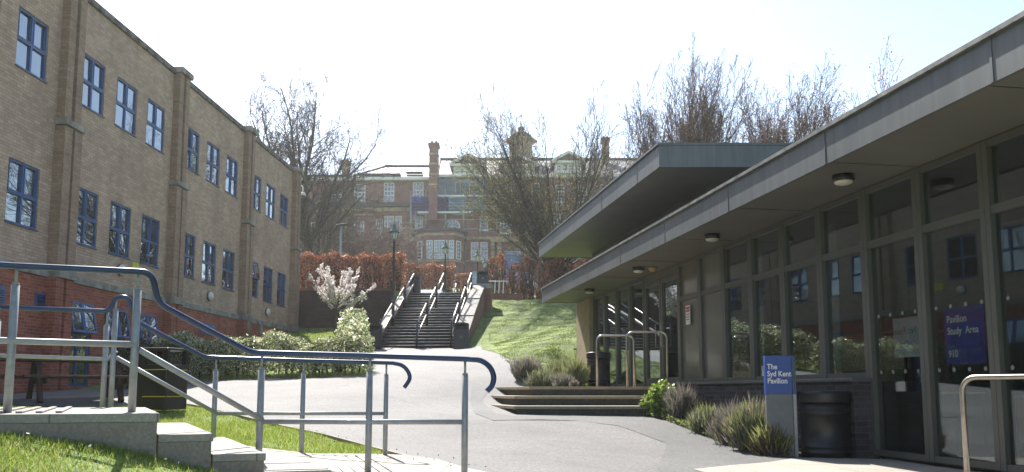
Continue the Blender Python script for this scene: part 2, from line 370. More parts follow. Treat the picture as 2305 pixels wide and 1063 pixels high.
def lettering(name, txt, size, m, parent, loc, rot, extr=.002, align='LEFT', sx=1.0, font_bold=.0, space=1.0):
    cu = bpy.data.curves.new(name, 'FONT'); cu.body = txt; cu.size = size; cu.extrude = extr; cu.align_x = align
    cu.offset = font_bold; cu.space_line = space; cu.resolution_u = 3
    t = bpy.data.objects.new(name, cu); COL.objects.link(t); bpy.context.view_layer.update()
    me = bpy.data.meshes.new_from_object(t.evaluated_get(bpy.context.evaluated_depsgraph_get()))
    bpy.data.objects.remove(t); bpy.data.curves.remove(cu)
    me.name = name; me.materials.clear(); me.materials.append(m)
    o = bpy.data.objects.new(name, me); COL.objects.link(o); o.parent = parent; o.location = loc; o.rotation_euler = rot; o.scale = (sx, 1, 1)
    return o

# ------------------------------------------------------------------ terrain
CP = [(-3.3, 5.4, -.22), (-2.5, 5.55, -.37), (-1.9, 6.3, -.62), (-3, 4, -.46), (-1, 4.5, -.78), (-5, 5, -.12), (-5, 3, -.4), (0, 3.5, -.84), (-2, 3, -.68),
      (-1.28, 8.6, -.70), (-2.08, 8.4, -.68), (-2.9, 8.2, -.5), (-3.6, 7.9, -.3), (-.5, 7, -.72), (0, 8, -.75), (2, 8, -.82), (4, 9, -.86), (4.6, 10.5, -.87), (3.9, 10.6, -.88), (4.5, 6, -.86), (1.5, 5, -.84),
      (6, 4, -.86), (8, 9, -.87), (-5, 8, -.18), (-7, 9, -.15), (-12, 8, -.1), (-7.5, 14.5, -.19), (-11, 14, -.12), (-11, 21, 0.02), (-6.1, 13.6, -.32), (-4.5, 12, -.48),
      (-2.7, 10.5, -.6), (0, 10.5, -.70), (.3, 13.8, -.45), (2.6, 15, -.45), (3.2, 12.3, -.78), (3.55, 11, -.88), (-.60, 16.9, -.275), (-.55, 17.75, -.10), (-.47, 18.6, .075), (-1.5, 17.6, -.1), (-2, 14, -.38), (-3.5, 17, -.02),
      (.6, 19, .08), (1.6, 19.3, .1), (-2.5, 20, .36), (-5.2, 20, .26), (.1, 14.7, -.47), (1.3, 14.8, -.46), (2.2, 14.85, -.46), (-.3, 14.6, -.42), (1.2, 14.0, -.53), (-8, 20.5, .15), (-3.5, 22.5, .6), (-2, 25, .86), (-.3, 24.9, .87), (.3, 19.5, .22), (-3.7, 31.9, 1.62), (-5.6, 31.9, 1.62), (-1.6, 31.9, 1.62), (-4.2, 27, 1.05),
      (-7, 26, 1.05), (-10.4, 28, 1.1), (-6.5, 34, 2.4), (-10, 37.5, 2.66), (-5.5, 38, 2.75), (-10.3, 33, 1.9), (-8, 31, 1.75), (-.6, 36, 2.95), (1, 36, 3.05), (-1, 42, 4.62), (2, 42, 4.62), (8, 42, 4.6), (2, 30, 2.15), (1.3, 25, 1.2), (3, 26, 1.6), (9, 30, 2.3), (8, 20, .6),
      (2.6, 19, -.04), (2.7, 22, -.02), (2.4, 24, .0), (1.4, 23, .75),
      (-16, 42, 4.6), (15, 15, -.2), (15, 0, -.9), (-15, -8, -1.0), (15, -8, -1.1), (-4, 0, -.95), (4, 0, -.95), (-20, 21, .2), (-20, 40, 3)]
UP = [(-30, 38, 4.6), (0, 38, 4.6), (30, 38, 4.6), (-30, 46, 4.7), (0, 46, 4.7), (30, 46, 4.7), (-60, 100, 12.8), (0, 100, 12.8), (60, 100, 12.8), (0, 60, 6.9), (-30, 60, 6.9), (30, 60, 6.9)]
class Surf:
    def __init__(s, cp):
        s.c = np.array([[a, b] for a, b, _ in cp], float); z = np.array([q for _, _, q in cp], float); n = len(cp)
        D = np.linalg.norm(s.c[:, None] - s.c[None], axis=2); A = np.zeros((n + 3, n + 3)); A[:n, :n] = D
        A[:n, n] = 1; A[:n, n + 1:] = s.c; A[n, :n] = 1; A[n + 1:, :n] = s.c.T
        s.w = np.linalg.solve(A + np.diag([-.02] * n + [0] * 3), np.concatenate([z, [0] * 3])); s.n = n
    def __call__(s, X, Y):
        X = np.asarray(X, float); Y = np.asarray(Y, float); p = np.stack([X.ravel(), Y.ravel()], 1)
        D = np.linalg.norm(p[:, None] - s.c[None], axis=2)
        return (D @ s.w[:s.n] + s.w[s.n] + p @ s.w[s.n + 1:]).reshape(X.shape)
S_low = Surf(CP)
WALL_Y = 38.35
def H(X, Y):
    X = np.asarray(X, float); Y = np.asarray(Y, float)
    lo = S_low(X, np.minimum(Y, 42)); lo = lo + .02 * np.sin(X * 1.7 + 1) * np.sin(Y * 1.3)
    up = 4.62 + np.where(Y > 46, (Y - 46) * .152, 0); up = np.minimum(up, 12.85)
    upper = (Y > 42) | ((Y > WALL_Y) & (X < -1.6))
    h = np.where(upper, up, lo)
    stairs = (Y > 32.2) & (Y < 39.6) & (X > -5.2 + .0533 * (Y - 32)) & (X < -1.8 + .0533 * (Y - 32))
    h = np.where(stairs, np.minimum(h, 1.5 + (Y - 32.2) * .33), h)
    h = np.where(Y < -8, h * 0 - 1.0, h)
    return h
def hz(x, y): return float(H(x, y))
def G(px, py, z_extra=0):
    a, b = ray(px, py); Y = 3.0; 
    ys = np.arange(3, 60, .05); f = b * ys - H(a * ys, ys) - z_extra
    k = np.argmax(f <= 0) if (f <= 0).any() else len(ys) - 1
    Y = ys[k]; return Vector((a * Y, Y, b * Y))
def drape(name, poly, m, eps, step=.5, kind='structure', thick=0):
    bm = bmesh.new(); vs = [bm.verts.new((p[0], p[1], 0)) for p in poly]; bm.faces.new(vs)
    for ax in (0, 1):
        lo = min(p[ax] for p in poly); hi = max(p[ax] for p in poly); t = math.ceil(lo / step) * step
        while t < hi:
            co = [0, 0, 0]; co[ax] = t; no = [0, 0, 0]; no[ax] = 1
            bmesh.ops.bisect_plane(bm, geom=bm.verts[:] + bm.edges[:] + bm.faces[:], plane_co=co, plane_no=no); t += step
    bm.verts.ensure_lookup_table()
    X = np.array([v.co.x for v in bm.verts]); Y = np.array([v.co.y for v in bm.verts]); Z = H(X, Y) + eps
    for v, z in zip(bm.verts, Z): v.co.z = z
    bmesh.ops.recalc_face_normals(bm, faces=bm.faces)
    if bm.faces[:] and sum(f.normal.z for f in bm.faces) < 0: bmesh.ops.reverse_faces(bm, faces=bm.faces)
    if thick:
        r = bmesh.ops.extrude_face_region(bm, geom=bm.faces[:])
        for e in r['geom']:
            if isinstance(e, bmesh.types.BMVert): pass
        for v in [e for e in r['geom'] if isinstance(e, bmesh.types.BMVert)]: v.co.z -= 0
    me = bpy.data.meshes.new(name); bm.to_mesh(me); bm.free(); uv_box(me)
    me.materials.append(m); me.polygons.foreach_set('use_smooth', [True] * len(me.polygons))
    o = bpy.data.objects.new(name, me); COL.objects.link(o); tag(o, kind=kind); return o
def grid_mesh(name, xs, ys, m, fn, smooth=True):
    X, Y = np.meshgrid(xs, ys); Z = fn(X, Y); nx, ny = len(xs), len(ys)
    v = np.stack([X.ravel(), Y.ravel(), Z.ravel()], 1)
    f = [(j * nx + i, j * nx + i + 1, (j + 1) * nx + i + 1, (j + 1) * nx + i) for j in range(ny - 1) for i in range(nx - 1)]
    me = bpy.data.meshes.new(name); me.from_pydata(v.tolist(), [], f); me.polygons.foreach_set('use_smooth', [smooth] * len(f))
    uv_box(me); me.materials.append(m); o = bpy.data.objects.new(name, me); COL.objects.link(o); return o
xs = np.concatenate([[-400, -200, -120, -70, -45], np.arange(-30, 20.01, .5), [30, 45, 70, 120, 200, 400]])
ys = np.concatenate([[-400, -150, -50, -20], np.arange(-8, 38.01, .5), [38.3, 38.4, 38.6], np.arange(39, 48.1, .5), [50, 55, 60, 70, 80, 90, 100, 130, 200, 400]])
xs = np.unique(np.concatenate([xs, [-1.65, -1.55]]))
gr = grid_mesh('ground', xs, ys, M['turf'], H); tag(gr, kind='structure')

# ---- road / path sheets
def gp(*a): return [(lambda v: (v.x, v.y))(G(*p)) for p in a]
near_kerb = gp((1100, 1062), (1010, 1049), (920, 1034), (830, 1010), (735, 984), (640, 964), (540, 940), (440, 916), (395, 909))
hedge_front = gp((330, 868), (420, 860), (500, 856), (600, 853), (700, 851), (800, 847), (845, 845))
stair_l = [(-5.55, 31.8)]
stair_r = [(-1.2, 31.8)]
bank_edge = gp((1085, 788), (1118, 797), (1158, 812), (1163, 822), (1150, 832), (1165, 845), (1188, 857), (1216, 867))
hedge_side = [(-3.85, 22.6), (-4.3, 25.5), (-5.2, 29.8)]
right_kerb = gp((1465, 938), (1530, 962), (1620, 1000), (1700, 1022), (1782, 1034))
path_poly = [(-.45, 6.1), (-.1, 6.6)] + near_kerb[1:] + [(-6.6, 13.9), (-8.5, 12.6), (-11.5, 12.2), (-11.0, 19.9)] + [(-9.2, 20.0)] + hedge_front + hedge_side + stair_l + stair_r + bank_edge + \
    [(.2, 18.6), (1.2, 18.4), (2.9, 15.4)] + right_kerb + [(4.1, 10.4), (4.9, 6.0), (4.2, 2.0), (0.6, 2.0), (.3, 4.5)]
asph = drape('path', path_poly, M['asphalt'], .02)
# greyer resurfaced strips
strip1 = gp((1062, 865), (1058, 905), (1070, 935), (1110, 950), (1300, 951), (1390, 962), (1500, 1003), (1478, 1062)) + [(1.2, 4.5)] + [(3.2, 4.5), (4.3, 6), (4.0, 10.3)] + list(reversed(right_kerb)) + gp((1400, 938), (1200, 941), (1120, 936), (1085, 905), (1108, 868))
drape('resurfaced_path', strip1, M['asphalt2'], .026)
# kerb along the lawn
kb = MB(); 
for a, b in zip(near_kerb[1:-1], near_kerb[2:]):
    d = Vector((b[0] - a[0], b[1] - a[1])).normalized(); n = Vector((-d.y, d.x)) * .025
    pl = [(a[0] - n.x, a[1] - n.y), (b[0] - n.x, b[1] - n.y), (b[0] + n.x, b[1] + n.y), (a[0] + n.x, a[1] + n.y)]
    za = hz(*a); zb = hz(*b); kb.prism(pl, [za - .05, zb - .05, zb - .05, za - .05], [za + .035, zb + .035, zb + .035, za + .035])
tag(kb.build('kerb', M['concrete']), kind='structure')
# paving slabs: lower path between the railings and the strip by the glass front
pav = [(-2.3, 6.25), (-1.95, 6.55), (-1.1, 6.45), (0.1, 6.0), (1.0, 5.0), (1.2, 3.2), (3.6, 2.9)]
low = [(-2.42, 7.15), (-2.6, 8.25), (-1.9, 8.55)] + [(-1.1, 8.72), (-.75, 8.5), (-.35, 7.6), (0.15, 6.85), (.8, 5.9), (1.6, 4.6), (1.6, 3.0), (-1.0, 3.0), (-1.5, 5.0), (-1.98, 6.45)]
drape('paved_path', low, M['slab'], .034)
rp = gp((1590, 1060), (1700, 1049), (1790, 1037)) + [(3.9, 10.55), (4.7, 10.3), (5.2, 7.5), (6.0, 3), (2.6, 3.0)] + gp((1560, 1063))
drape('paved_strip', rp, M['slab'], .030)
drape('planting_bed', right_kerb + [(3.75, 10.9), (4.1, 11.0), (3.1, 16.4), (2.7, 16.0)], M['soil'], .024)
drape('grass_bank', bank_edge[:2] + bank_edge[2:-1] + [(.55, 18.9), (1.35, 18.9), (1.75, 20.2), (1.9, 23), (1.9, 25.6), (9, 27), (9, 41.8), (-1.35, 41.8), (-1.2, 32.2)], M['bankturf'], .03)


# ================================================================== LEFT BUILDING
def wall_panel(name, y0, y1, z0, z1, holes, m, parent, depth=.13, x=0.0, axis='y'):
    """front face at local x, facing +x, with rectangular openings and reveals"""
    ysn = sorted({y0, y1, *[h[0] for h in holes], *[h[1] for h in holes]}); zsn = sorted({z0, z1, *[h[2] for h in holes], *[h[3] for h in holes]})
    ysn = [a for a in ysn if y0 <= a <= y1]; zsn = [a for a in zsn if z0 <= a <= z1]
    mb = MB()
    for a, b in zip(ysn[:-1], ysn[1:]):
        for c, d in zip(zsn[:-1], zsn[1:]):
            cy, cz = (a + b) / 2, (c + d) / 2
            if any(h[0] < cy < h[1] and h[2] < cz < h[3] for h in holes): continue
            mb.face([(x, a, c), (x, b, c), (x, b, d), (x, a, d)])
    for h in holes:
        a, b, c, d = h[:4]; q = x - depth
        mb.face([(x, a, c), (q, a, c), (q, a, d), (x, a, d)][::-1]); mb.face([(x, b, c), (q, b, c), (q, b, d), (x, b, d)])
        mb.face([(x, a, d), (q, a, d), (q, b, d), (x, b, d)][::-1]); mb.face([(x, a, c), (q, a, c), (q, b, c), (x, b, c)])
    # back and edges so that the wall has thickness
    q = x - .4
    mb.face([(q, y0, z0), (q, y0, z1), (q, y1, z1), (q, y1, z0)])
    mb.face([(x, y0, z1), (x, y1, z1), (q, y1, z1), (q, y0, z1)]); mb.face([(x, y0, z0), (q, y0, z0), (q, y1, z0), (x, y1, z0)])
    mb.face([(x, y0, z0), (x, y0, z1), (q, y0, z1), (q, y0, z0)]); mb.face([(x, y1, z0), (q, y1, z0), (q, y1, z1), (x, y1, z1)])
    return mb.build(name, m, parent)

LB = empty('teaching_block', (-12, 0, 0), -math.atan(.0533), 'long buff brick building on a red brick base with blue windows, on the left', 'building')
BAY = 5.895; WY = [20.29 + BAY * k + j * 1.70 for k in range(-5, 3) for j in range(3)]
PIERS = [19.38 + BAY * k for k in range(-4, 4)]; YEND = 37.85; Y0L = -9.5
holes_hi = []; 
for y in WY:
    holes_hi.append((y, y + 1.1, 7.23, 8.6)); holes_hi.append((y, y + 1.1, 3.69, 5.12))
wall_panel('upper_wall', Y0L, YEND, 2.84, 9.93, holes_hi, M['buff'], LB)
REDW = [y for y in WY if 20 < y < 25] + [18.55 - 5.895 * 1 + .3]
red_h = [(y, y + 1.1, .12, 2.22) for y in REDW if y > 20] + [(16.3, 16.95, .15, 1.78)]
vents = [(19.0, 19.35, 1.9, 2.26), (17.35, 17.95, 1.88, 2.26), (27.85, 29.05, 1.92, 2.30)]
wall_panel('base_wall', Y0L, YEND, -1.3, 2.66, red_h, M['red'], LB, x=.0)
b = MB(); ys_ = [Y0L] + [p for q in PIERS for p in (q, q + .68)] + [YEND]
for a, c in zip(ys_[::2], ys_[1::2]): b.box(-.38, .05, a + .003, c - .003, 2.66, 2.84)
b.build('stone_band', M['stone'], LB, bevel=.01)
b = MB()
for a, c in zip(ys_[::2], ys_[1::2]): b.box(-.45, .07, a + .003, c - .003, 9.93, 10.10)
b.build('coping', M['coping'], LB, bevel=.02)
# flat roof and rear so that it is a solid
b = MB(); b.box(-14, -.41, Y0L, YEND, 9.5, 9.6); b.box(-14.3, -14, Y0L, YEND, -1.3, 9.9); b.build('roof', M['coping'], LB)
b = MB(); b.box(-14, -.41, YEND - .35, YEND, -1.3, 9.9); b.build('end_wall', M['buff'], LB)
b = MB(); b.box(-14, -.41, Y0L, Y0L + .3, -1.3, 9.9); b.build('end_wall', M['buff'], LB)
b = MB(); b.box(-3.0, -2.9, Y0L + .4, YEND - .4, -1.2, 9.4); b.build('inner_wall', M['interior'], LB)
# piers: two brick ribs with a recessed slot, stone caps
def pier():
    u = MB(); l = MB()
    for (a, c) in ((0, .27), (.41, .68)):
        u.box(.002, .21, a, c, 6.52, 9.99); u.box(.002, .26, a - .02, c + .02, 2.88, 6.34); l.box(.002, .26, a - .02, c + .02, -1.3, 2.66)
    u.box(.002, .05, .27, .41, 2.88, 9.99); l.box(.002, .05, .29, .39, -1.3, 2.66)
    c1 = MB().box(.002, .31, -.06, .76, 6.36, 6.51); c3 = MB().box(-.45, .30, -.05, .73, 9.99, 10.17); c2 = MB().box(-.38, .33, -.01, .69, 2.66, 2.88)
    return u, l, c1, c2, c3
pu, pl_, pc1, pc2, pc3 = pier()
po = pu.build('pier', M['buff_pier'], LB, bevel=.004); pl_.build('pier_base', M['red'], po)
for q in (pc1, pc2, pc3): q.build('stone_cap', M['stone'], po, bevel=.012)
for k, y in enumerate(PIERS):
    o = po if k == 0 else copy_tree(po, LB); o.location = (0, y, 0)
# windows
def window4(w, h, split=.48):
    """four light casement, outside = +x, origin bottom corner"""
    f = MB(); t = .042; d0, d1 = -.09, -.03
    f.box(d0, d1, 0, w, 0, t); f.box(d0, d1, 0, w, h - t, h); f.box(d0, d1, 0, t, t, h - t); f.box(d0, d1, w - t, w, t, h - t)
    zt = h * split; f.box(d0, d1 + .01, t, w - t, zt - .028, zt + .028)
    f.box(d0, d1 + .006, w / 2 - .03, w / 2 + .03, t, zt - .035); f.box(d0, d1 + .006, w / 2 - .03, w / 2 + .03, zt + .035, h - t)
    # opening sashes of the upper lights
    for a in (t, w / 2 + .03):
        c = a + w / 2 - .03 - t; z0, z1 = zt + .028, h - t; q = .02
        f.box(d0 + .01, d1 + .02, a, c, z0, z0 + q); f.box(d0 + .01, d1 + .02, a, c, z1 - q, z1); f.box(d0 + .01, d1 + .02, a, a + q, z0 + q, z1 - q); f.box(d0 + .01, d1 + .02, c - q, c, z0 + q, z1 - q)
    return f
def pane4(w, h): return MB().box(-.075, -.062, .03, w - .03, .03, h - .03)
for (z, h) in ((7.23, 1.37), (3.69, 1.43)):
    wf = window4(1.1, h).build('window', M['blue'], LB, (0, WY[0], z)); pane4(1.1, h).build('pane', M['glass_l'], wf)
    MB().box(-.10, .035, -.02, 1.12, -.035, -.002).build('sill', M['navy'], wf)
    for y in WY[1:]:
        if z < 5 and abs(y - (20.29 + BAY * 2)) < .1: 
            # this one has a top light swung open
            wo = MB(); w = 1.1; t = .055; d0, d1 = -.09, -.03
            wo.box(d0, d1, 0, w, 0, t); wo.box(d0, d1, 0, w, h - t, h); wo.box(d0, d1, 0, t, t, h - t); wo.box(d0, d1, w - t, w, t, h - t); wo.box(d0, d1, t, w - t, .65, .72)
            wo.box(d0, d1, w / 2 - .03, w / 2 + .03, t, .65); wo.box(d0, d1, w / 2 - .03, w / 2 + .03, .72, h - t)
            wo = wo.build('window', M['blue'], LB, (0, y, z)); tag(wo, 'blue window with both top lights swung open')
            MB().box(-.075, -.062, .03, w - .03, .03, .68).build('pane', M['glass_l'], wo)
            for a in (.04, .56):
                s = MB(); L = .66
                s.box(-.02, .02, a, a + .5, -L, -L + .04); s.box(-.02, .02, a, a + .5, -.04, 0); s.box(-.02, .02, a, a + .04, -L + .04, -.04); s.box(-.02, .02, a + .46, a + .5, -L + .04, -.04)
                so = s.build('top_light', M['blue'], wo, (-.02, 0, h - .03)); so.rotation_euler = (0, -R(9), 0)
                pn = MB().box(-.004, .004, a + .03, a + .47, -L + .03, -.03).build('pane', M['glass_l'], wo, (-.02, 0, h - .03)); pn.rotation_euler = (0, -R(9), 0)
            continue
        c = copy_tree(wf, LB); c.location = (0, y, z)
        for q in c.children:
            if q.name.startswith('pane'): q.rotation_euler = (0, R(rnd.uniform(-.7, .7)), R(rnd.uniform(-.9, .9)))
# ground floor tall windows with open hoppers
def redwin(y, ajar=12):
    w, h = 1.1, 2.1; f = MB(); t = .06; d0, d1 = -.09, -.03
    f.box(d0, d1, 0, w, 0, t); f.box(d0, d1, 0, w, h - t, h); f.box(d0, d1, 0, t, t, h - t); f.box(d0, d1, w - t, w, t, h - t)
    f.box(d0, d1, t, w - t, 1.28, 1.36); f.box(d0, d1, w / 2 - .03, w / 2 + .03, t, 1.28); f.box(d0, d1, t, w / 2 - .03, .6, .66); f.box(d0, d1, w / 2 + .03, w - t, .6, .66)
    fo = f.build('window', M['blue'], LB, (0, y, .12)); MB().box(-.075, -.062, .03, w - .03, .03, 1.32).build('pane', M['glass_l'], fo)
    s = MB(); L = .78
    for a in (.01, .56):
        s.box(-.025, .025, a, a + .53, -L, -L + .05); s.box(-.025, .025, a, a + .53, -.05, 0); s.box(-.025, .025, a, a + .05, -L + .05, -.05); s.box(-.025, .025, a + .48, a + .53, -L + .05, -.05)
    so = s.build('hopper', M['blue'], fo, (.0, 0, h - .01)); so.rotation_euler = (0, -R(ajar), 0)
    p = MB(); p.box(-.005, .005, .04, .51, -L + .03, -.03); p.box(-.005, .005, .59, 1.06, -L + .03, -.03)
    po = p.build('pane', M['glass_l'], fo, (.0, 0, h - .01)); po.rotation_euler = (0, -R(ajar), 0)
    return fo
for y in [a for a in REDW if a > 20]: redwin(y)
wf = window4(.65, 1.6).build('window', M['blue'], LB, (0, 16.3, .15)); pane4(.65, 1.6).build('pane', M['glass_l'], wf)
for (a, c, z0, z1) in vents:
    v = MB(); v.box(.002, .03, a, c, z0, z1); vo = v.build('louvre_vent', M['blue'], LB)
    s = MB(); z = z0 + .04
    while z < z1 - .05:
        s.face([(.032, a + .03, z + .035), (.055, a + .03, z), (.055, c - .03, z), (.032, c - .03, z + .035)]); s.face([(.032, a + .03, z), (.032, c - .03, z), (.055, c - .03, z), (.055, a + .03, z)]); z += .05
    s.build('slats', M['navy'], vo)

def to_local(root, v):
    return (Matrix.Translation(root.location) @ Matrix.Rotation(root.rotation_euler[2], 4, 'Z')).inverted() @ Vector(v)
def on_left(px, py, off=0.0):
    a, b = ray(px, py); Y = (-12 + off) / (a - .0533); return Vector((a * Y, Y, b * Y))
# wall lights (round bulkheads)
def bulkhead(loc, rot, label, group, r=.17, white=True):
    t = empty('bulkhead_light', loc, 0, label, 'wall light', group); t.rotation_euler = rot
    MB().lathe([(r, 0), (r, .04), (r * .94, .055)], 28).build('base', M['blackiron'] if white is None else M['signgrey'], t)
    MB().lathe([(r * .9, .052), (r * .86, .09), (r * .6, .13), (r * .2, .15), (.001, .152)], 28, closed=False).build('diffuser', M['lampglass'], t)
    return t
rz = -math.atan(.0533)
for px, py, lb in ((270, 608, 'round grey wall light nearest the yellow notice on the buff wall'), (470, 667, 'round grey wall light below the middle bay of blue windows'), (600, 703, 'round grey wall light below the farthest bay of blue windows')):
    v = on_left(px, py, .01); bulkhead(v, (0, R(90), rz), lb, 'wall lights on the buff brick building')
# camera and notice
v = on_left(318, 578, .0)
c = empty('security_camera', v, rz, 'grey bullet security camera on the buff brick wall under a blue window', 'security camera')
MB().box(.002, .04, -.06, .06, -.06, .06).tube([(.03, 0, 0), (.2, 0, .02)], .02).build('bracket', M['signgrey'], c)
MB().tube([(.22, .18, .05), (.22, -.22, -.03)], .055, 14).build('housing', M['signgrey'], c)
MB().tube([(.22, -.22, -.03), (.22, -.235, -.033)], .045, 14).build('lens', M['blackiron'], c)
v = on_left(305, 601, .004)
c = empty('wall_notice', v, rz, 'small yellow-green square notice on the buff wall below the security camera', 'notice')
MB().box(0, .008, -.17, .17, -.12, .12).build('plate', M['hivis'], c)
MB().box(.008, .011, -.06, .06, -.05, .05).build('pictogram', M['yellow'], c)
# dome camera on the far corner
v = Vector((-9.72, 37.95, 8.1)); v = P(676, 425, 37.95)
c = empty('dome_camera', v, 0, 'white dome security camera on a curved arm at the far corner of the buff building', 'security camera')
MB().tube([(-.30, 0, -.05), (-.12, 0, .02), (-.03, 0, .14), (.07, 0, .15), (.12, 0, .05), (.12, 0, -.1)], .035, 10).build('arm', M['white'], c)
MB().lathe([(.05, .12), (.12, .06), (.14, -.05), (.12, -.05)], 20, (.12, 0, -.28)).build('hood', M['white'], c)
MB().lathe([(.12, -.05), (.1, -.13), (.05, -.18), (.001, -.19)], 20, (.12, 0, -.28), closed=False).build('dome', M['signgrey'], c)
MB().box(-.45, -.28, -.1, .1, -.15, .1).build('bracket', M['white'], c)

# ================================================================== PAVILION
TH = math.atan(.1795)
PV = empty('pavilion', (6.5, 0, 0), TH, 'low glazed pavilion with a deep overhanging grey metal roof, on the right', 'building')
def pvw(x, y, z=0):  # local -> world
    return Vector((6.5 + x * math.cos(TH) - y * math.sin(TH), x * math.sin(TH) + y * math.cos(TH), z))
S0 = 8.62; DS = 1.069; SK = [S0 + DS * k for k in range(-13, 15)]
FZ = -.80; SZ = .165; TZ = 1.86; CZ = 2.60; S_CORNER = S0 + 2 * DS; S_PANEL0 = S0 + 6 * DS; S_PANEL1 = S0 + 8 * DS; S_DOOR1 = S0 + 10 * DS; S_END = S0 + 14 * DS
# plinth of dark brick
b = MB(); b.box(-.30, .02, S_CORNER - .02, 16.2 + .9, -1.2, SZ - .05); b.build('plinth', M['engineer'], PV)
b = MB(); b.box(-.34, -.055, S_CORNER - .05, S_PANEL1 - .01, SZ - .05, SZ); b.build('plinth_coping', M['clad'], PV, bevel=.01)
b = MB(); b.box(-.02, .14, S_PANEL1, S_END + .1, -1.2, .10); b.build('threshold', M['steptile'], PV)
# glazing bays
def glazed(y0, y1, z0, z1, transoms, paneparts='glass_p', t=.07):
    f = MB(); f.box(-.05, .06, y0 + t, y1 - t, z0, z0 + t); f.box(-.05, .06, y0 + t, y1 - t, z1 - t, z1)
    f.box(-.06, .07, y0 - .0, y0 + t, z0, z1); f.box(-.06, .07, y1 - t, y1, z0, z1)
    for q in transoms: f.box(-.05, .06, y0 + t, y1 - t, q - t / 2 - .01, q + t / 2 + .01)
    o = f.build('window', M['frame'], PV); zz = [z0] + list(transoms) + [z1]
    for a, c in zip(zz[:-1], zz[1:]):
        MB().box(-.006, .006, y0 + t - .005, y1 - t + .005, a + .02, c - .02).build('pane', M[paneparts], o)
    return o
g = .003
for k in range(-13, 14):
    y0, y1 = S0 + DS * k, S0 + DS * (k + 1)
    if k < 2: w = glazed(y0 + g, y1 - g, FZ, CZ, [TZ])
    elif k < 6: w = glazed(y0 + g, y1 - g, SZ, CZ, [TZ])
    elif k < 8:
        w = glazed(y0 + g, y1 - g, SZ, CZ, [TZ], 'panelgrey'); tag(w, 'window bay filled with opaque grey panels')
    elif k < 10:
        # glass door leaf
        f = MB(); t = .09; z0, z1 = .13, 2.42
        f.box(-.05, .06, y0 + g, y1 - g, 2.43, CZ); f.build('door_head', M['frame'], PV); MB().box(-.05, .06, y0 + g, y1 - g, .10, .125).build('door_sill', M['frame'], PV)
        d = MB(); d.box(-.045, .045, y0 + .02, y0 + .02 + t, z0, z1); d.box(-.045, .045, y1 - .02 - t, y1 - .02, z0, z1); d.box(-.045, .045, y0 + .02 + t, y1 - .02 - t, z0, z0 + .15); d.box(-.045, .045, y0 + .02 + t, y1 - .02 - t, z1 - t, z1)
        do = d.build('door', M['frame'], PV); MB().box(-.006, .006, y0 + .02 + t, y1 - .02 - t, z0 + .14, z1 - t + .01).build('pane', M['glass_p'], do)
        hy = y1 - .17 if k == 8 else y0 + .17
        MB().tube([(-.045, hy, .95), (-.11, hy, .95), (-.11, hy, 1.45), (-.045, hy, 1.45)], .014, 8).build('handle', M['stainless'], do)
    else: w = glazed(y0 + g, y1 - g, .10, CZ, [])
# manifestation dots on the full-height panes
for k in range(-4, 2):
    b = MB()
    for z in (.23, .93):
        for j in range(4):
            y = S0 + DS * (k + .17 + .22 * j)
            b.tube([(-.012, y, z), (-.008, y, z)], .024, 14)
    b.build('glass_dots', M['textgrey'], PV)
# rendered end pier
MB().box(-.16, .3, S_END + .015, S_END + 1.45, -.6, CZ - .004).build('end_pier', M['sandwall'], PV)
# roof: soffit, fascia, coping, deck. ends of the roof run square to the view (skewed to the glass line)
sk = math.tan(TH)
def skew(x0, x1, ya, yb):
    """local polygon whose two ends are parallel to world X; ya, yb measured at x0"""
    return [(x0, ya), (x1, ya - (x1 - x0) * sk), (x1, yb - (x1 - x0) * sk), (x0, yb)]
def roofset(x0, x1, ya, yb, zb, zt, parent):
    MB().prism(skew(x0 + .05, x1, ya + .05, yb - .05), zb + .012, zb + .06).build('soffit', M['soffit'], parent)
    MB().prism(skew(x0 + .1, x1, ya + .1, yb - .1), zb + .062, zt - .03).build('roof_deck', M['clad'], parent)
    f = MB(); p = skew(x0, x1, ya, yb)
    f.prism([p[0], (x0 + .04, ya), (x0 + .04, yb), p[3]], zb, zt)
    f.prism([(x0 + .041, ya), (x1, p[1][1]), (x1, p[1][1] + .04), (x0 + .041, ya + .04)], zb, zt)
    f.prism([(x0 + .041, yb - .04), (x1, p[2][1] - .04), (x1, p[2][1]), (x0 + .041, yb)], zb, zt)
    fo = f.build('fascia', M['clad'], parent)
    c = MB(); p = skew(x0 - .035, x1, ya - .03, yb + .03)
    c.prism([p[0], (x0 + .12, p[0][1]), (x0 + .12, p[3][1]), p[3]], zt, zt + .045)
    c.prism([(x0 + .121, ya - .03), (x1, p[1][1]), (x1, p[1][1] + .15), (x0 + .121, ya + .12)], zt, zt + .045)
    c.prism([(x0 + .121, yb - .12), (x1, p[2][1] - .15), (x1, p[2][1]), (x0 + .121, yb + .03)], zt, zt + .045)
    c.build('roof_coping', M['edging'] if zb < 3 else M['clad'], parent)
    # sheet joints and rivets on the long fascia
    y = ya + 1.3
    while y < yb - .3:
        j = MB().box(x0 - .006, x0 - .001, y, y + .03, zb + .003, zt - .003).build('cover_strip', M['clad'], fo); y += 2.6
    return fo
FX = -1.18
roofset(FX, 9, -7.2, 25.16, CZ, 3.0, PV)
for y in np.arange(-5, 24.5, 2.44): MB().box(FX + .06, -.08, y, y + .012, CZ + .004, CZ + .0115).build('soffit_joint', M['frame'], PV)
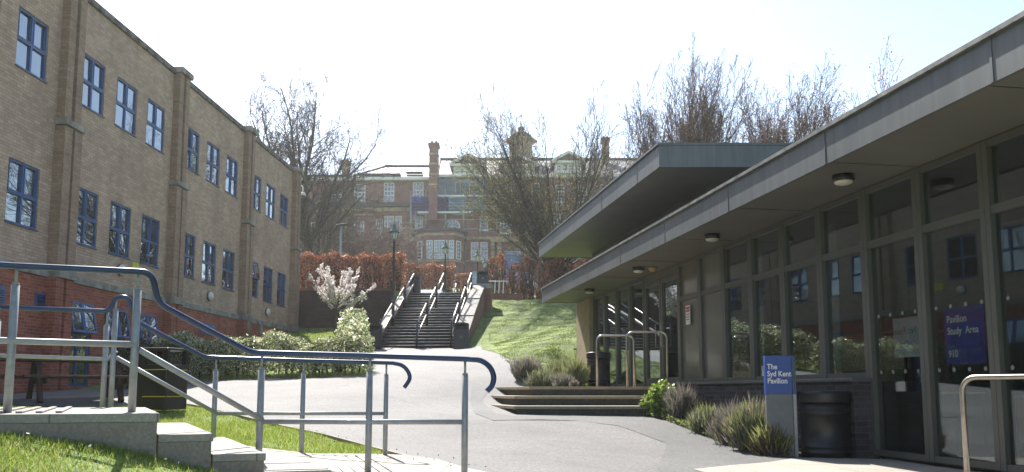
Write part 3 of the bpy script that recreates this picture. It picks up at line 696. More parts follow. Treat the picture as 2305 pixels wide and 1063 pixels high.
# body of the pavilion behind the glass
b = MB(); b.box(.07, 8.6, -6.9, S_CORNER, FZ - .3, FZ); b.box(.15, 8.6, S_CORNER + .001, S_END + 1.3, FZ - .3, SZ - .05); b.build('inner_floor', M['carpet'], PV)
b = MB(); b.box(7.5, 7.7, -7, S_END + 1.2, FZ, CZ); b.box(.09, 7.49, S_END - .1, S_END + .0, SZ - .03, CZ); b.box(.3, 7.49, -7, -6.9, FZ, CZ); b.box(2.6, 7.49, S_CORNER + 4.0, S_CORNER + 4.1, SZ - .03, CZ)
b.box(3.4, 3.5, S_CORNER + .3, S_CORNER + 3.9, SZ - .03, CZ)
b.build('inner_wall', M['interior'], PV)
b = MB(); b.box(7.71, 7.9, -7, S_END + 1.2, -1.5, CZ); b.build('rear_wall', M['clad'], PV)
# upper clerestory
UX = -.886
ub = MB(); UZ = 4.26
ub.box(.62, 8.0, 17.1, 26.0, 3.0, 3.25); ub.box(.62, 8.0, 17.1, 26.0, 4.12, UZ + .01); ub.box(.75, 8.0, 17.2, 25.9, 3.25, 4.12)
ub.build('clerestory_wall', M['frame'], PV)
for k in range(8):
    y0 = 17.1 + k * 1.112; y1 = y0 + 1.112
    f = MB(); f.box(.60, .72, y0 + .003, y0 + .06, 3.25, 4.12); f.box(.60, .72, y1 - .06, y1 - .003, 3.25, 4.12); f.box(.60, .72, y0 + .06, y1 - .06, 3.25, 3.3); f.box(.60, .72, y0 + .06, y1 - .06, 4.07, 4.12)
    fo = f.build('clerestory_window', M['frame'], PV); MB().box(.66, .67, y0 + .05, y1 - .05, 3.29, 4.08).build('pane', M['glass_l'], fo)
roofset(UX, 8.6, 15.9, 26.97, UZ, 4.69, PV)
# round lights under the soffit
lab = ['nearest round black soffit light above the tall glass', 'round black soffit light above the row of panes over the dark brick', 'round black soffit light above the glass doors, beside the tan sensor', 'farthest round black soffit light near the sandy end pier']
for (px, py), l in zip(((1898, 395), (1603, 528), (1437, 602), (1327, 651)), lab):
    a, bb = ray(px, py); z = CZ + .01; Y = z / bb
    t = empty('soffit_light', (a * Y, Y, z), 0, l, 'ceiling light', 'round soffit lights')
    MB().lathe([(.13, 0), (.13, -.07), (.115, -.08)], 28).build('housing', M['blackiron'], t)
    MB().lathe([(.11, -.078), (.10, -.10), (.06, -.115), (.001, -.12)], 28, closed=False).build('diffuser', M['lampglass'], t)
a, bb = ray(1469, 602); Y = (CZ + .01) / bb
t = empty('sensor', (a * Y, Y, CZ + .01), 0, 'tan ceiling sensor beside the soffit light above the glass doors', 'sensor')
MB().lathe([(.10, 0), (.10, -.03), (.07, -.06), (.05, -.09), (.001, -.1)], 20).build('body', M['sandstone'], t)

# ---- things on and behind the glass
def pv_thing(name, x, y, z, label, cat, group=None, rz=0): return empty(name, pvw(x, y, z), TH + rz, label, cat, group)
t = pv_thing('window_sign', .022, S0 + DS * .47, .60, 'dark blue sign reading Pavilion Study Area 910 on the tall glass', 'sign')
MB().box(-.003, .003, -.31, .31, -.31, .31).build('panel', M['signpurple'], t)
rotL = (R(90), 0, R(-90))
for txt, z in (('Pavilion', .15), ('Study  Area', .02), ('910', -.23)):
    lettering('lettering', txt, .112, M['text'], t, (-.005, .26, z), rotL, .001, sx=.9, font_bold=.002)
t = pv_thing('paper_notice', .03, S0 + DS * 1.42, .64, 'pale paper notice seen from behind, reversed words No Food or Drink', 'notice')
MB().box(-.002, .002, -.30, .22, -.24, .24).build('sheet', M['curtain'], t)
for txt, z in (('No Food', .04), ('or Drink', -.12)):
    o = lettering('lettering', txt, .12, M['textgrey'], t, (-.004, .0, z), rotL, .001, 'CENTER', sx=-1.0)
t = pv_thing('door_notice', -.052, S0 + DS * 7.55, 1.5, 'small white warning notice with a red heading on the grey panel', 'notice')
MB().box(-.004, .004, -.11, .11, -.19, .19).build('sheet', M['white'], t)
b = MB(); b.box(-.007, -.0045, -.09, .09, .06, .16); b.build('red_heading', M['redprint'], t)
lettering('lettering', 'NOTICE', .045, M['text'], t, (-.0085, .08, .09), rotL, .0006)
b = MB()
for z in (-.0, -.05, -.10): b.box(-.007, -.0045, -.07, .07, z, z + .018)
b.build('print_lines', M['textgrey'], t)
# pale curtain inside
for (yy, w, ll) in ((S0 + DS * 3.45, .55, 'pale curtain hanging behind the fourth pane, widest of the two'), (S0 + DS * 5.5, .3, 'narrow pale curtain hanging behind the pane next to the grey panels')):
    t = pv_thing('curtain', .35, yy, SZ - .04, ll, 'curtain'); b = MB(); n = 14; pts = [(.03 * math.sin(i * 1.9), -w / 2 + w * i / n) for i in range(n + 1)]
    for p, q in zip(pts[:-1], pts[1:]): b.face([(p[0], p[1], 0), (q[0], q[1], 0), (q[0], q[1], 2.3), (p[0], p[1], 2.3)], True)
    t2 = b.build('cloth', M['curtain'], t); sm = t2.modifiers.new('thick', 'SOLIDIFY'); sm.thickness = .01
# study desks with beech modesty panels inside
for i, (yy, l) in enumerate(((8.9, 'pale wooden desk behind the tall glass, right of the reversed notice'), (6.4, 'pale wooden desk behind the nearest tall glass'), (12.6, 'pale desk behind the pane nearest the dark brick corner'))):
    z0 = FZ if yy < S_CORNER else SZ - .05
    t = pv_thing('desk', 1.5, yy, z0, l, 'desk', 'desks inside the pavilion')
    MB().box(-.4, .4, -.95, .95, .72, .75).build('tabletop', M['woodlight'], t, bevel=.004)
    MB().box(-.3, -.275, -.9, .9, .2, .70).build('front_panel', M['woodlight'], t)
    for a in (-.88, .88):
        for q in (-.35, .35): MB().tube([(q, a, 0), (q, a, .72)], .022).build('leg', M['signgrey'], t)
for i, (xx, yy, l) in enumerate(((2.2, 9.4, 'grey chair behind the pale desk under the blue sign'), (2.2, 8.4, 'grey chair at the near end of the pale desk inside the tall glass'))):
    t = pv_thing('chair', xx, yy, FZ, l, 'chair', 'chairs inside the pavilion')
    MB().box(-.22, .22, -.22, .22, .43, .47).build('seat', M['curtain'], t, bevel=.02); MB().box(.2, .24, -.22, .22, .5, .95).build('backrest', M['curtain'], t, bevel=.02)
    for a in (-.2, .2):
        for q in (-.2, .2): MB().tube([(q, a, 0), (q, a, .43)], .012).build('leg', M['signgrey'], t)
t = pv_thing('indoor_bin', .75, S0 + DS * 1.5, FZ, 'tall black indoor bin behind the tall glass beside the brick corner', 'bin')
MB().prism([(-.2, -.22), (.2, -.22), (.2, .22), (-.2, .22)], 0, .80).build('body', M['black'], t, bevel=.02)
MB().box(-.22, .22, -.24, .24, .80, .86).build('lid', M['black'], t, bevel=.01); MB().box(-.21, .21, -.225, .225, .765, .79).build('band', M['yellow'], t)

# ================================================================== pavilion steps and landing
SX = 6.0
def stp(name, pxl, pxc, Yf, ztop, zbot, m1, m2, t):
    """front edge at world Y=Yf from corner pxc to the plinth; left side runs back to pxl"""
    return
stairs_t = empty('entrance_steps', (1.2, 15, 0), 0, 'three broad low steps with pale slab edges leading up to the glass doors', 'steps')
defs = [(.08, (1191, 871), (1112, 869), 17.9), (-.095, (1158, 893), (1102, 890), 17.2), (-.27, (1157, 917), (1094, 912), 16.4)]
for i, (z, c, l, _) in enumerate(defs):
    A = pz_c = Vector((0, 0, 0)); a, bb = ray(*c)
    Yf = {0: 16.2, 1: 15.55, 2: 14.9}[i]
    # corner keeps its bearing; tread height fixed
    xc = a * Yf; al, _b = ray(*l); Yl = {0: 18.6, 1: 17.75, 2: 16.9}[i]; xl = al * Yl
    xr = 6.5 - .1795 * Yf - .22
    poly = [(xc, Yf), (xr, Yf), (6.5 - .1795 * 24.5 - .2, 24.5) if i == 0 else (xr - .05, Yf + 1.2), (1.75, 24.5) if i == 0 else (xc + .5, Yf + 1.2), (xl + .25 if i else xl + .3, Yl), (xl, Yl)]
    if i == 0: poly = [(xc, Yf), (xr, Yf), (6.5 - .1795 * 24.0 - .03, 24.0), (1.95, 24.0), (1.75, 20.0), (1.3, 18.65), (xl + .3, Yl + .05), (xl, Yl)]
    cx_, cy_ = 1.2, 15
    rel = [(p[0] - cx_, p[1] - cy_) for p in poly]
    inner = [(p[0] + (.03 if k in (0,) else 0), p[1] + (.035 if k in (0, 1) else 0)) for k, p in enumerate(rel)]
    inner = [(p[0] + (.04 if k >= len(rel) - 2 or k == 0 else 0), p[1]) for k, p in enumerate(inner)]
    MB().prism(rel, z - .055, z).build('tread', M['stepedge'], stairs_t, bevel=.006)
    MB().prism(inner, z - .7, z - .056).build('riser', M['steptile'], stairs_t)
# hoop rails
def hoop(loc, rz, w, h, label, group, r=.021):
    t = empty('hoop_rail', loc, rz, label, 'handrail', group); R0 = .13; pts = [(0, 0, -.1), (0, 0, h - R0)]
    for k in range(1, 7): a = math.pi / 2 * k / 6; pts.append((0 + R0 - R0 * math.cos(a), 0, h - R0 + R0 * math.sin(a)))
    for k in range(0, 7): a = math.pi / 2 * k / 6; pts.append((w - R0 + R0 * math.sin(a), 0, h - R0 + R0 * math.cos(a)))
    pts.append((w, 0, -.1)); MB().tube(pts, r, 12).build('tube', M['stainless'], t)
    return t
v = P(1344, 864, 16.7); hoop((v.x, 16.7, .08), R(-6), .74, 1.03, 'shorter bronze hoop handrail in front of the round black bin on the landing', 'hoop handrails on the entrance steps')
v = P(1412, 866, 15.9 + .4); hoop((v.x, 16.3, .08), R(-9), .78, 1.07, 'taller bronze hoop handrail in front of the glass doors', 'hoop handrails on the entrance steps')
v = P(2178, 1080, 7.5); hoop((v.x, 7.5, -.86), R(-62), 1.3, .98, 'silver hoop handrail cut off by the right edge of the photo', None, .024)

# round slatted bins
def round_bin(loc, h, r, label, group=None):
    t = empty('litter_bin', loc, 0, label, 'litter bin', group)
    MB().lathe([(r * .90, 0), (r * .93, .03), (r * .93, .08), (r * .95, .085), (r * .95, .10), (r * .92, .105), (r * .92, .15), (r * .945, .155), (r * .945, .17), (r * .92, .175), (r * .93, h * .66), (r * .95, h * .665), (r * .95, h * .69), (r * .92, h * .70), (r * .92, h * .735), (r * .95, h * .74), (r * .95, h * .765), (r * .92, h * .775), (r * .92, h * .83)], 40).build('body', M['black'], t)
    MB().lathe([(r * .97, h * .83), (r * 1.0, h * .85), (r * 1.0, h * .96), (r * .97, h), (r * .82, h * 1.0), (r * .80, h * .93), (r * .5, h * .92)], 40).build('lid', M['black'], t)
    return t
round_bin((4.02, 10.75, hz(4.02, 10.75) - .01), .86, .33, 'round ribbed black bin between the blue sign post and the dark brick corner')
v = P(1348, 864, 19.6); round_bin((v.x, 19.6, .08), .82, .29, 'round ribbed black bin on the landing beside the sandy end pier')

# totem sign
v = P(1757, 1020, 10.9)
t = empty('totem_sign', (v.x + .02, 10.9, hz(v.x, 10.9)), R(-8), 'upright sign post with a blue top reading The Syd Kent Pavilion', 'sign')
zt = (880 - 802) / 1866 * 10.9 - t.location.z
MB().box(-.185, .145, -.06, .06, -.1, zt - .50).build('post_panel', M['signgrey'], t)
MB().box(.15, .19, -.075, .075, -.1, zt - .50).build('post_edge', M['galv'], t)
MB().box(-.19, .145, -.065, .065, zt - .497, zt).build('sign_panel', M['signblue'], t)
MB().box(.147, .192, -.08, .08, zt - .497, zt).build('sign_edge', M['navy'], t)
for k, s in enumerate(('The', 'Syd Kent', 'Pavilion')): lettering('lettering', s, .098, M['text'], t, (-.165, -.068, zt - .175 - k * .092), (R(90), 0, 0), .001, sx=.84, font_bold=.0022)

# ================================================================== near railings, platform and steps
M['rust'] = plain('rusty_weld', (.13, .06, .03), .9, var=.4, nscale=60)
rail_dir = Vector((.952, .305))
n_lvl = [(-6.6, 4.42), (-4.6, 5.06)]
# platform slab and three steps (near edge line), far edge behind
def slabpoly(e0, e1, f1, f0): return [e0, e1, f1, f0]
def PZ(px, py, z): a, b = ray(px, py); Y = z / b; return (a * Y, Y)
cA = PZ(355, 930, -.145)      # near corner of the platform
dn = Vector((1, .33)).normalized()
e_left = (cA[0] - dn.x * 5, cA[1] - dn.y * 5)
back = Vector((-.42, 1)).normalized() 
def off(p, u, v): return (p[0] + dn.x * u + back.x * v, p[1] + dn.y * u + back.y * v)
W = 2.18
platform = empty('concrete_platform', (cA[0], cA[1], 0), 0, 'pale concrete platform with ribbed paving and three steps at the lower left', 'steps')
def rel(poly): return [(p[0] - cA[0], p[1] - cA[1]) for p in poly]
top = [off(cA, -5, 0), cA, off(cA, -.12, W), off(cA, -5, W)]
MB().prism(rel(top), -1.2, -.205).build('platform_wall', M['concrete'], platform)
MB().prism(rel([off(cA, -5, -.0), off(cA, .012, -.0), off(cA, -.108, W), off(cA, -5, W)]), -.204, -.145).build('platform_top', M['slab'], platform, bevel=.006)
st = [(0.012, .34, -.285), (.352, .68, -.42), (.69, 1.12, -.545)]
for u0, u1, z in st:
    MB().prism(rel([off(cA, u0, 0.004), off(cA, u1, 0.004), off(cA, u1 - .12, W), off(cA, u0 - .12, W)]), z - .5, z - .052).build('step_wall', M['concrete'], platform)
    MB().prism(rel([off(cA, u0, 0), off(cA, u1 + .012, 0), off(cA, u1 - .108, W + .01), off(cA, u0 - .12, W + .01)]), z - .051, z).build('step_tread', M['slab'], platform, bevel=.005)
b = MB(); 
for k in range(22):
    u = -.62 - k * .115; q = [off(cA, u, .18), off(cA, u + .04, .18), off(cA, u + .04 - .1, W - .2), off(cA, u - .1, W - .2)]; q = rel(q)
    b.prism(q, -.144, -.130)
b.build('tactile_ribs', M['slab'], platform, bevel=.004)
b = MB()
for k in range(11):
    a = (-1.95 + k * .1, 6.75 + k * .02)
    for (a2, v0, v1) in ((0, 0, 1.4),):
        p0 = (a[0] + .02, a[1] - .2); p1 = (a[0] - .5, a[1] + 1.35); zz = [hz(*p0) + .036, hz(p0[0] + .04, p0[1]) + .036, hz(p1[0] + .04, p1[1]) + .036, hz(*p1) + .036]
        b.prism([p0, (p0[0] + .04, p0[1]), (p1[0] + .04, p1[1]), p1], zz, [q + .014 for q in zz])
tag(b.build('tactile_paving', M['slab']), kind='structure')

def post(parent, x, y, zb, ztop, m='galv', r=.0265):
    o = MB().tube([(x, y, zb - .15), (x, y, ztop - .13)], r, 14).tube([(x, y, ztop - .13), (x, y, ztop - .115)], r * .85, 14).build('post', M[m], parent)
    MB().tube([(x, y, ztop - .116), (x, y, ztop - .012)], .010, 8).build('spigot', M[m], o); return o
def smooth_path(pts, n=5, r=.35):
    """round the corners of a polyline"""
    pts = [Vector(p) for p in pts]; out = [pts[0]]
    for i in range(1, len(pts) - 1):
        a, b, c = pts[i - 1], pts[i], pts[i + 1]; da = min(r, .45) * min((a - b).length, (c - b).length)
        da = min((a - b).length * .45, (c - b).length * .45, r * .22)
        p0 = b + (a - b).normalized() * da; p1 = b + (c - b).normalized() * da
        for k in range(n + 1):
            t = k / n; out.append(p0.lerp(b, t).lerp(b.lerp(p1, t), t))
    out.append(pts[-1]); return out
nr = empty('near_railing', (-1.5, 6.3, 0), 0, 'nearer grey steel railing with a dark blue handrail stepping down beside the concrete platform', 'railing', 'railings either side of the lower path')
nr.name = 'railing'
o_ = Vector((-1.5, 6.3, 0))
def curve_(pts, n=6):
    q = [Vector(p) for p in pts]; q = [q[0] * 2 - q[1]] + q + [q[-1] * 2 - q[-2]]; out = []
    for i in range(1, len(q) - 2):
        for k in range(n):
            t = k / n; a, b, c, d = q[i - 1], q[i], q[i + 1], q[i + 2]
            out.append(.5 * ((2 * b) + (c - a) * t + (2 * a - 5 * b + 4 * c - d) * t * t + (3 * b - a - 3 * c + d) * t ** 3))
    return out + [q[-2]]
def rel3(l): return [Vector(p) - o_ for p in l]
hp = [P(-260, 582, 5.30), P(38, 599, 5.53), P(342, 613, 5.76), P(356, 683, 5.86), P(565, 794, 6.55), P(833, 801, 6.78), P(1040, 808, 6.75), P(1075, 811, 6.73)]
cv = [P(1098, 822, 6.71), P(1110, 843, 6.70), P(1110, 863, 6.69), P(1097, 880, 6.68)]
MB().tube(smooth_path(rel3(hp[:-1]), 5, .35) + curve_(rel3([P(1056, 808.7, 6.75), P(1082, 812, 6.73), P(1102, 826, 6.71), P(1111, 847, 6.70), P(1108, 867, 6.69), P(1096, 881, 6.68)])), .0225, 16).build('handrail', M['navy'], nr)
mr = [P(-260, 757, 5.30), P(38, 768, 5.53), P(312, 776, 5.75)]
MB().tube(rel3(mr), .022, 12).build('mid_rail', M['galv'], nr)
MB().tube(smooth_path(rel3([P(312, 787, 5.75), P(590, 945, 6.62)]), 3), .022, 12).build('sloping_rail', M['galv'], nr)
MB().tube(rel3([P(590, 949, 6.62), P(833, 950, 6.8), P(1047, 950, 6.75)]), .021, 12).build('mid_rail', M['galv'], nr)
for px, yt, Y, zb in ((38, 599, 5.53, -.14), (312, 612, 5.75, -.14), (590, 795, 6.62, -.62), (833, 801, 6.8, -.72), (1047, 808, 6.75, -.72)):
    v = P(px, yt, Y); bx = v - o_; post(nr, bx.x, bx.y, zb, bx.z)
v = P(-250, 583, 5.31) - o_; post(nr, v.x, v.y, -.14, v.z)
MB().tube([P(231, 773.5, 5.69) - o_, P(243, 774, 5.70) - o_], .0232, 12).build('rust_patch', M['rust'], nr)
fr = empty('railing', (-1.8, 8.3, 0), 0, 'farther grey steel railing whose dark blue handrail ends in a hook over the paving', 'railing', 'railings either side of the lower path')
o_ = Vector((-1.8, 8.3, 0))
hp = [P(-200, 684, 7.05), P(247, 701, 7.49), P(262, 668, 7.5), P(290, 669, 7.52), P(303, 722, 7.6), P(460, 804, 8.15), P(487, 805, 8.2), P(684, 812, 8.4), P(875, 817, 8.6)]
cv = [P(903, 822, 8.6), P(919, 836, 8.6), P(921, 855, 8.6), P(910, 873, 8.6)]
MB().tube(smooth_path(rel3(hp), 4, .25) + curve_(rel3([P(884, 817.5, 8.6), P(905, 823, 8.6), P(918, 836, 8.6), P(922, 853, 8.6), P(910, 873, 8.6)])), .021, 14).build('handrail', M['navy'], fr)
MB().tube(rel3([P(-200, 794, 7.05), P(242, 809, 7.49), P(262, 790, 7.5)]), .018, 10).build('mid_rail', M['galv'], fr)
MB().tube(rel3([P(262, 805, 7.5), P(487, 930, 8.2)]), .019, 10).build('sloping_rail', M['galv'], fr)
MB().tube(rel3([P(487, 931, 8.2), P(684, 931, 8.4), P(870, 931, 8.6)]), .019, 10).build('mid_rail', M['galv'], fr)
for px, yt, Y, zb in ((242, 701, 7.49, -.14), (262, 668, 7.5, -.14), (487, 805, 8.2, -.52), (684, 812, 8.4, -.69), (870, 817, 8.6, -.69)):
    v = P(px, yt, Y) - o_; post(fr, v.x, v.y, zb, v.z, r=.024)
v = P(-2, 690, 7.2) - o_; post(fr, v.x, v.y, -.14, v.z, r=.024)

# square black bin with yellow lines
v = P(363, 922, 13.3)
t = empty('litter_bin', (v.x, 13.3, v.z), R(-14), 'big square black bin with thin yellow lines and an open mouth, behind the railing', 'litter bin')
hB = .97
MB().box(-.27, .27, -.27, .27, 0, hB * .73).build('body', M['black'], t, bevel=.015)
b = MB(); 
for sx, sy in ((-1, -1), (1, -1), (1, 1), (-1, 1)): b.box(min(sx * .27, sx * .19), max(sx * .27, sx * .19), min(sy * .27, sy * .21), max(sy * .27, sy * .21), hB * .73 + .001, hB * .96)
b.box(-.10, .06, -.27, -.23, hB * .73 + .001, hB * .96); b.box(-.262, -.255, -.19, .19, hB * .73 + .001, hB * .955)
b.build('hood', M['black'], t)
MB().box(-.285, .285, -.285, .285, hB * .96, hB).build('lid', M['black'], t, bevel=.01)
b = MB()
for z in (.20, .62): b.box(-.15, .268, -.2735, -.2705, z, z + .012); b.box(.2705, .2735, -.25, .25, z, z + .012)
b.build('yellow_line', M['yellow'], t)

# lamp-style bins with curved lids by the stairs
def dome_bin(loc, rz, label, h=1.0, w=.29, logo=True):
    t = empty('litter_bin', loc, rz, label, 'litter bin', 'dark blue bins with curved lids')
    b = MB(); b.prism([(-w, -w * .9), (w, -w * .9), (w, w * .9), (-w, w * .9)], 0, h * .74); b.build('body', M['binblue'], t, bevel=.02)
    b = MB()
    for sx in (-1, 1): b.box(min(sx * w, sx * (w - .06)), max(sx * w, sx * (w - .06)), -w * .9, w * .9, h * .74 + .001, h * .93)
    b.box(-w + .061, w - .061, w * .85, w * .9, h * .74 + .001, h * .93); b.build('hood_frame', M['binblue'], t)
    p = []; n = 10
    for k in range(n + 1): a = math.pi * k / n; p.append((w * 1.03 * math.cos(a), h * .93 + .075 * math.sin(a)))
    m = MB()
    for yy, fl in ((-w * .93, 1), (w * .93, 0)): m.face([(q[0], yy, q[1]) for q in (reversed(p) if not fl else p)][::-1] if fl else [(q[0], yy, q[1]) for q in p][::1])
    for a, c in zip(p[:-1], p[1:]): m.face([(a[0], -w * .93, a[1]), (c[0], -w * .93, c[1]), (c[0], w * .93, c[1]), (a[0], w * .93, a[1])][::-1], True)
    m.face([(p[0][0], -w * .93, p[0][1]), (p[0][0], w * .93, p[0][1]), (p[-1][0], w * .93, p[-1][1]), (p[-1][0], -w * .93, p[-1][1])])
    m.build('lid', M['binblue'], t)
    if logo: MB().tube([(0, -w * .9 - .006, h * .45), (0, -w * .9, h * .45)], .06, 18).build('emblem', M['lead'], t)
    return t
v = P(842, 785, 31.6); dome_bin((v.x, 31.6, hz(v.x, 31.6) - .02), R(2), 'dark blue bin at the foot of the stairs on the left, beside the hedge', 1.0, .28, False)
v = P(1037, 785, 31.4); dome_bin((v.x + .02, 31.4, hz(v.x, 31.4) - .02), R(2), 'dark blue bin with round emblem, right foot of the stairs', 1.02, .29)
v = P(934, 660, 39.9); dome_bin((v.x, 39.9, 4.62), 0, 'dark blue bin at the top of the stairs on the left', .95, .26, False)

# ================================================================== picnic tables
def picnic(loc, rz, label):
    t = empty('picnic_table', loc, rz, label, 'picnic table', 'dark wooden picnic tables by the red brick wall')
    b = MB()
    for k in range(5): b.box(-.9, .9, -.36 + k * .147, -.36 + k * .147 + .135, .70, .74)
    b.build('tabletop', M['wood'], t, bevel=.004)
    for s in (-1, 1):
        b = MB(); 
        for k in range(2): b.box(-.9, .9, s * .72 - .13 + k * .135, s * .72 - .13 + k * .135 + .125, .42, .46)
        b.build('seat', M['wood'], t, bevel=.004)
    for x in (-.62, .62):
        b = MB().bar((x, -.62, 0), (x, -.2, .70), .07, .13).bar((x, .62, 0), (x, .2, .70), .07, .13); b.build('leg', M['wood'], t)
        MB().box(x + .03, x + .07, -.82, .82, .32, .41).box(x + .03, x + .07, -.36, .36, .61, .695).build('crossbar', M['wood'], t)
picnic((-7.65, 14.6, -.20), R(38), 'dark wooden picnic table nearer the square black bin')
picnic((-9.15, 13.4, -.20), R(38), 'dark wooden picnic table cut off by the left edge of the photo')

M['signpale'] = plain('pale_stone', (.21, .2, .18), .8, var=.2)
M['nosing'] = plain('pale_stone_nosing', (.62, .58, .52), .6, var=.3, nscale=4)
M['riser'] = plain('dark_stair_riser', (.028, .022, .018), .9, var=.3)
# ================================================================== main stairs
SC = Vector((-3.71, 32.0)); sdir = Vector((.0533, 1)).normalized(); srt = Vector((sdir.y, -sdir.x))
srz = -math.atan(.0533)
ST = empty('outdoor_stairs', (SC.x, SC.y, 1.62), srz, 'long flight of dark stone steps climbing between two low walls to the upper terrace', 'stairs')
FL = [(0, 2.1), (2.6, 4.7), (5.2, 7.3)]
tr = MB(); ri = MB(); k = 0; z = 0
for (a, c) in FL:
    for j in range(7):
        y = a + j * .3; z = k * .1429 + .1429; yn = y + .3 if j < 6 else (c + .5 if k < 20 else c + .35)
        ri.box(-1.47, 1.47, y + .02, y + .3 if j < 6 else yn, z - .6, z - .035)
        tr.box(-1.47, 1.47, y, yn + .02 if j < 6 else yn + .0, z - .034, z); k += 1
nb = MB()
for k in range(21):
    f_ = k // 7; y = FL[f_][0] + (k % 7) * .3; z = (k + 1) * .1429; nb.tube([(-1.465, y - .004, z - .022), (1.465, y - .004, z - .014)], .0135, 8)
nb.build('nosing', M['nosing'], ST)
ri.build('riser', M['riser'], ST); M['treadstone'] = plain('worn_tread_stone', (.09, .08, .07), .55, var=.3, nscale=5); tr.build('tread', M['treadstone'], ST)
def zn(y):
    for i, (a, c) in enumerate(FL):
        if y < a: return float(i)
        if y <= c: return i + (y - a) / (c - a)
    return 3.0
for (x0, x1, nm) in ((-1.63, -1.475, 'l'), (1.475, 1.98, 'r')):
    w = MB(); cp = MB()
    seg = [(-.15, 2.35), (2.35, 4.95), (4.95, 7.75)]
    for (a, c) in seg:
        za = zn(max(a, 0)) + .30 + (.1 if a < 0 else 0); zc = zn(c) + .38
        if a > 0: za = zn(a) + .42
        n = len(w.v)
        for (X0, X1, dz0, dz1, mb) in ((x0, x1, -3.2, 0, w), (x0 - .03, x1 + .03, .001, .09, cp)):
            m = len(mb.v); 
            mb.v += [(X0, a, za + dz0), (X1, a, za + dz0), (X1, c, zc + dz0), (X0, c, zc + dz0), (X0, a, za + dz1), (X1, a, za + dz1), (X1, c, zc + dz1), (X0, c, zc + dz1)]
            for q in ((3, 2, 1, 0), (4, 5, 6, 7), (0, 1, 5, 4), (1, 2, 6, 5), (2, 3, 7, 6), (3, 0, 4, 7)): mb.f.append(tuple(m + i for i in q)); mb.sm.append(False)
    w.build('side_wall', M['oldred'], ST); cp.build('wall_coping', M['signpale'], ST)
MB().box(1.45, 2.3, 7.76, 8.45, -.2, 3.28).build('end_pillar', M['oldred'], ST); MB().box(1.40, 2.35, 7.70, 8.5, 3.281, 3.52).build('pillar_cap', M['stone'], ST, bevel=.02)
v = Vector((SC.x, SC.y, 0)) + Vector((srt.x, srt.y, 0)) * 1.87 + Vector((sdir.x, sdir.y, 0)) * 8.1
dome_bin((v.x, v.y, 1.62 + 3.52), 0, 'small dark bin on the pale pillar at the top of the stairs', .62, .27)
def stair_rail(x, label, skip_last=False):
    wp = Vector((SC.x, SC.y, 0)) + Vector((srt.x, srt.y, 0)) * x
    t = empty('stair_railing', (wp.x, wp.y, 1.62), srz, label, 'railing', 'black railings with pale handrails on the stairs')
    up = MB(); lo = MB()
    for i, (a, c) in enumerate(FL):
        z0, z1 = i, i + 1
        up.tube([(0, a - .05, z0 + .98), (0, c + .05, z1 + .98)], .032, 8); lo.tube([(0, a - .05, z0 + .50), (0, c + .05, z1 + .50)], .026, 8)
        for (y, z) in ((a - .1, z0), (c + .1, z1)):
            p = MB().tube([(0, y, z + 0), (0, y, z + 1.04)], .036, 10); o = p.build('post', M['blackiron'], t)
            MB().lathe([(.001, 0), (.03, .015), (.042, .045), (.03, .08), (.001, .095)], 10, (0, y, z + 1.04), closed=False).build('finial', M['blackiron'], o)
        if i < 2:
            nx = FL[i + 1][0]
            for dz in (.98, .50): MB().tube([(0, c + .1, z1 + dz - .1), (0, (c + nx) / 2, z1 + dz - .08), (0, nx - .1, z1 + dz - .02)], .022, 6).build('link', M['blackiron'], t)
    up.build('handrail', M['stairrail'], t); lo.build('lower_rail', M['stairrail'], t)
M['stairrail'] = plain('worn_steel_rail', (.42, .38, .34), .38, metal=.6, var=.1, spec=.8)
stair_rail(-1.38, 'left railing of the stairs, beside the lamp post and dark wall')
stair_rail(.05, 'middle railing dividing the stairs in two')
stair_rail(1.38, 'right railing of the stairs, beside the sloping pale coping')

# retaining wall between building and stairs, and low wall on terrace to the right
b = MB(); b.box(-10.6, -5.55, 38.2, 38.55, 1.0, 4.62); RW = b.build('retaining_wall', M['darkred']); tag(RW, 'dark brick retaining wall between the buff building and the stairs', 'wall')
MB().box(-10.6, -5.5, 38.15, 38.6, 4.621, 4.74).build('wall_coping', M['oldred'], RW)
b = MB(); b.box(-1.0, .55, 42.1, 42.35, 4.2, 4.95); w2 = b.build('garden_wall', M['oldred']); tag(w2, 'low brick wall with iron fence pieces at the top of the grass bank', 'wall')
# second flight beyond the terrace
S2 = empty('outdoor_stairs', (-3.95, 50.5, 4.62), 0, 'second short flight of steps on the upper terrace', 'stairs')
b = MB()
for k in range(8): b.box(-1.2, 1.2, k * .3, 3.0, k * .15 - .3, k * .15 + .15)
b.build('steps', M['treadstone'], S2)
t = empty('stair_railing', (-2.95 - .6, 49.9, 5.0), 0, 'small black railing at the upper flight of steps', 'railing', None)
for x in (0, .75):
    MB().tube([(x, 0, .5), (x, 1.2, 1.15), (x, 2.4, 1.8)], .04, 8).build('handrail', M['stairrail'], t)
    MB().tube([(x, 0, .1), (x, 2.4, 1.4)], .03, 8).build('lower_rail', M['stairrail'], t)
    MB().tube([(x, 0, -.6), (x, 0, .6)], .04, 8).build('post', M['blackiron'], t); MB().tube([(x, 2.4, 0), (x, 2.4, 1.95)], .04, 8).build('post', M['blackiron'], t)

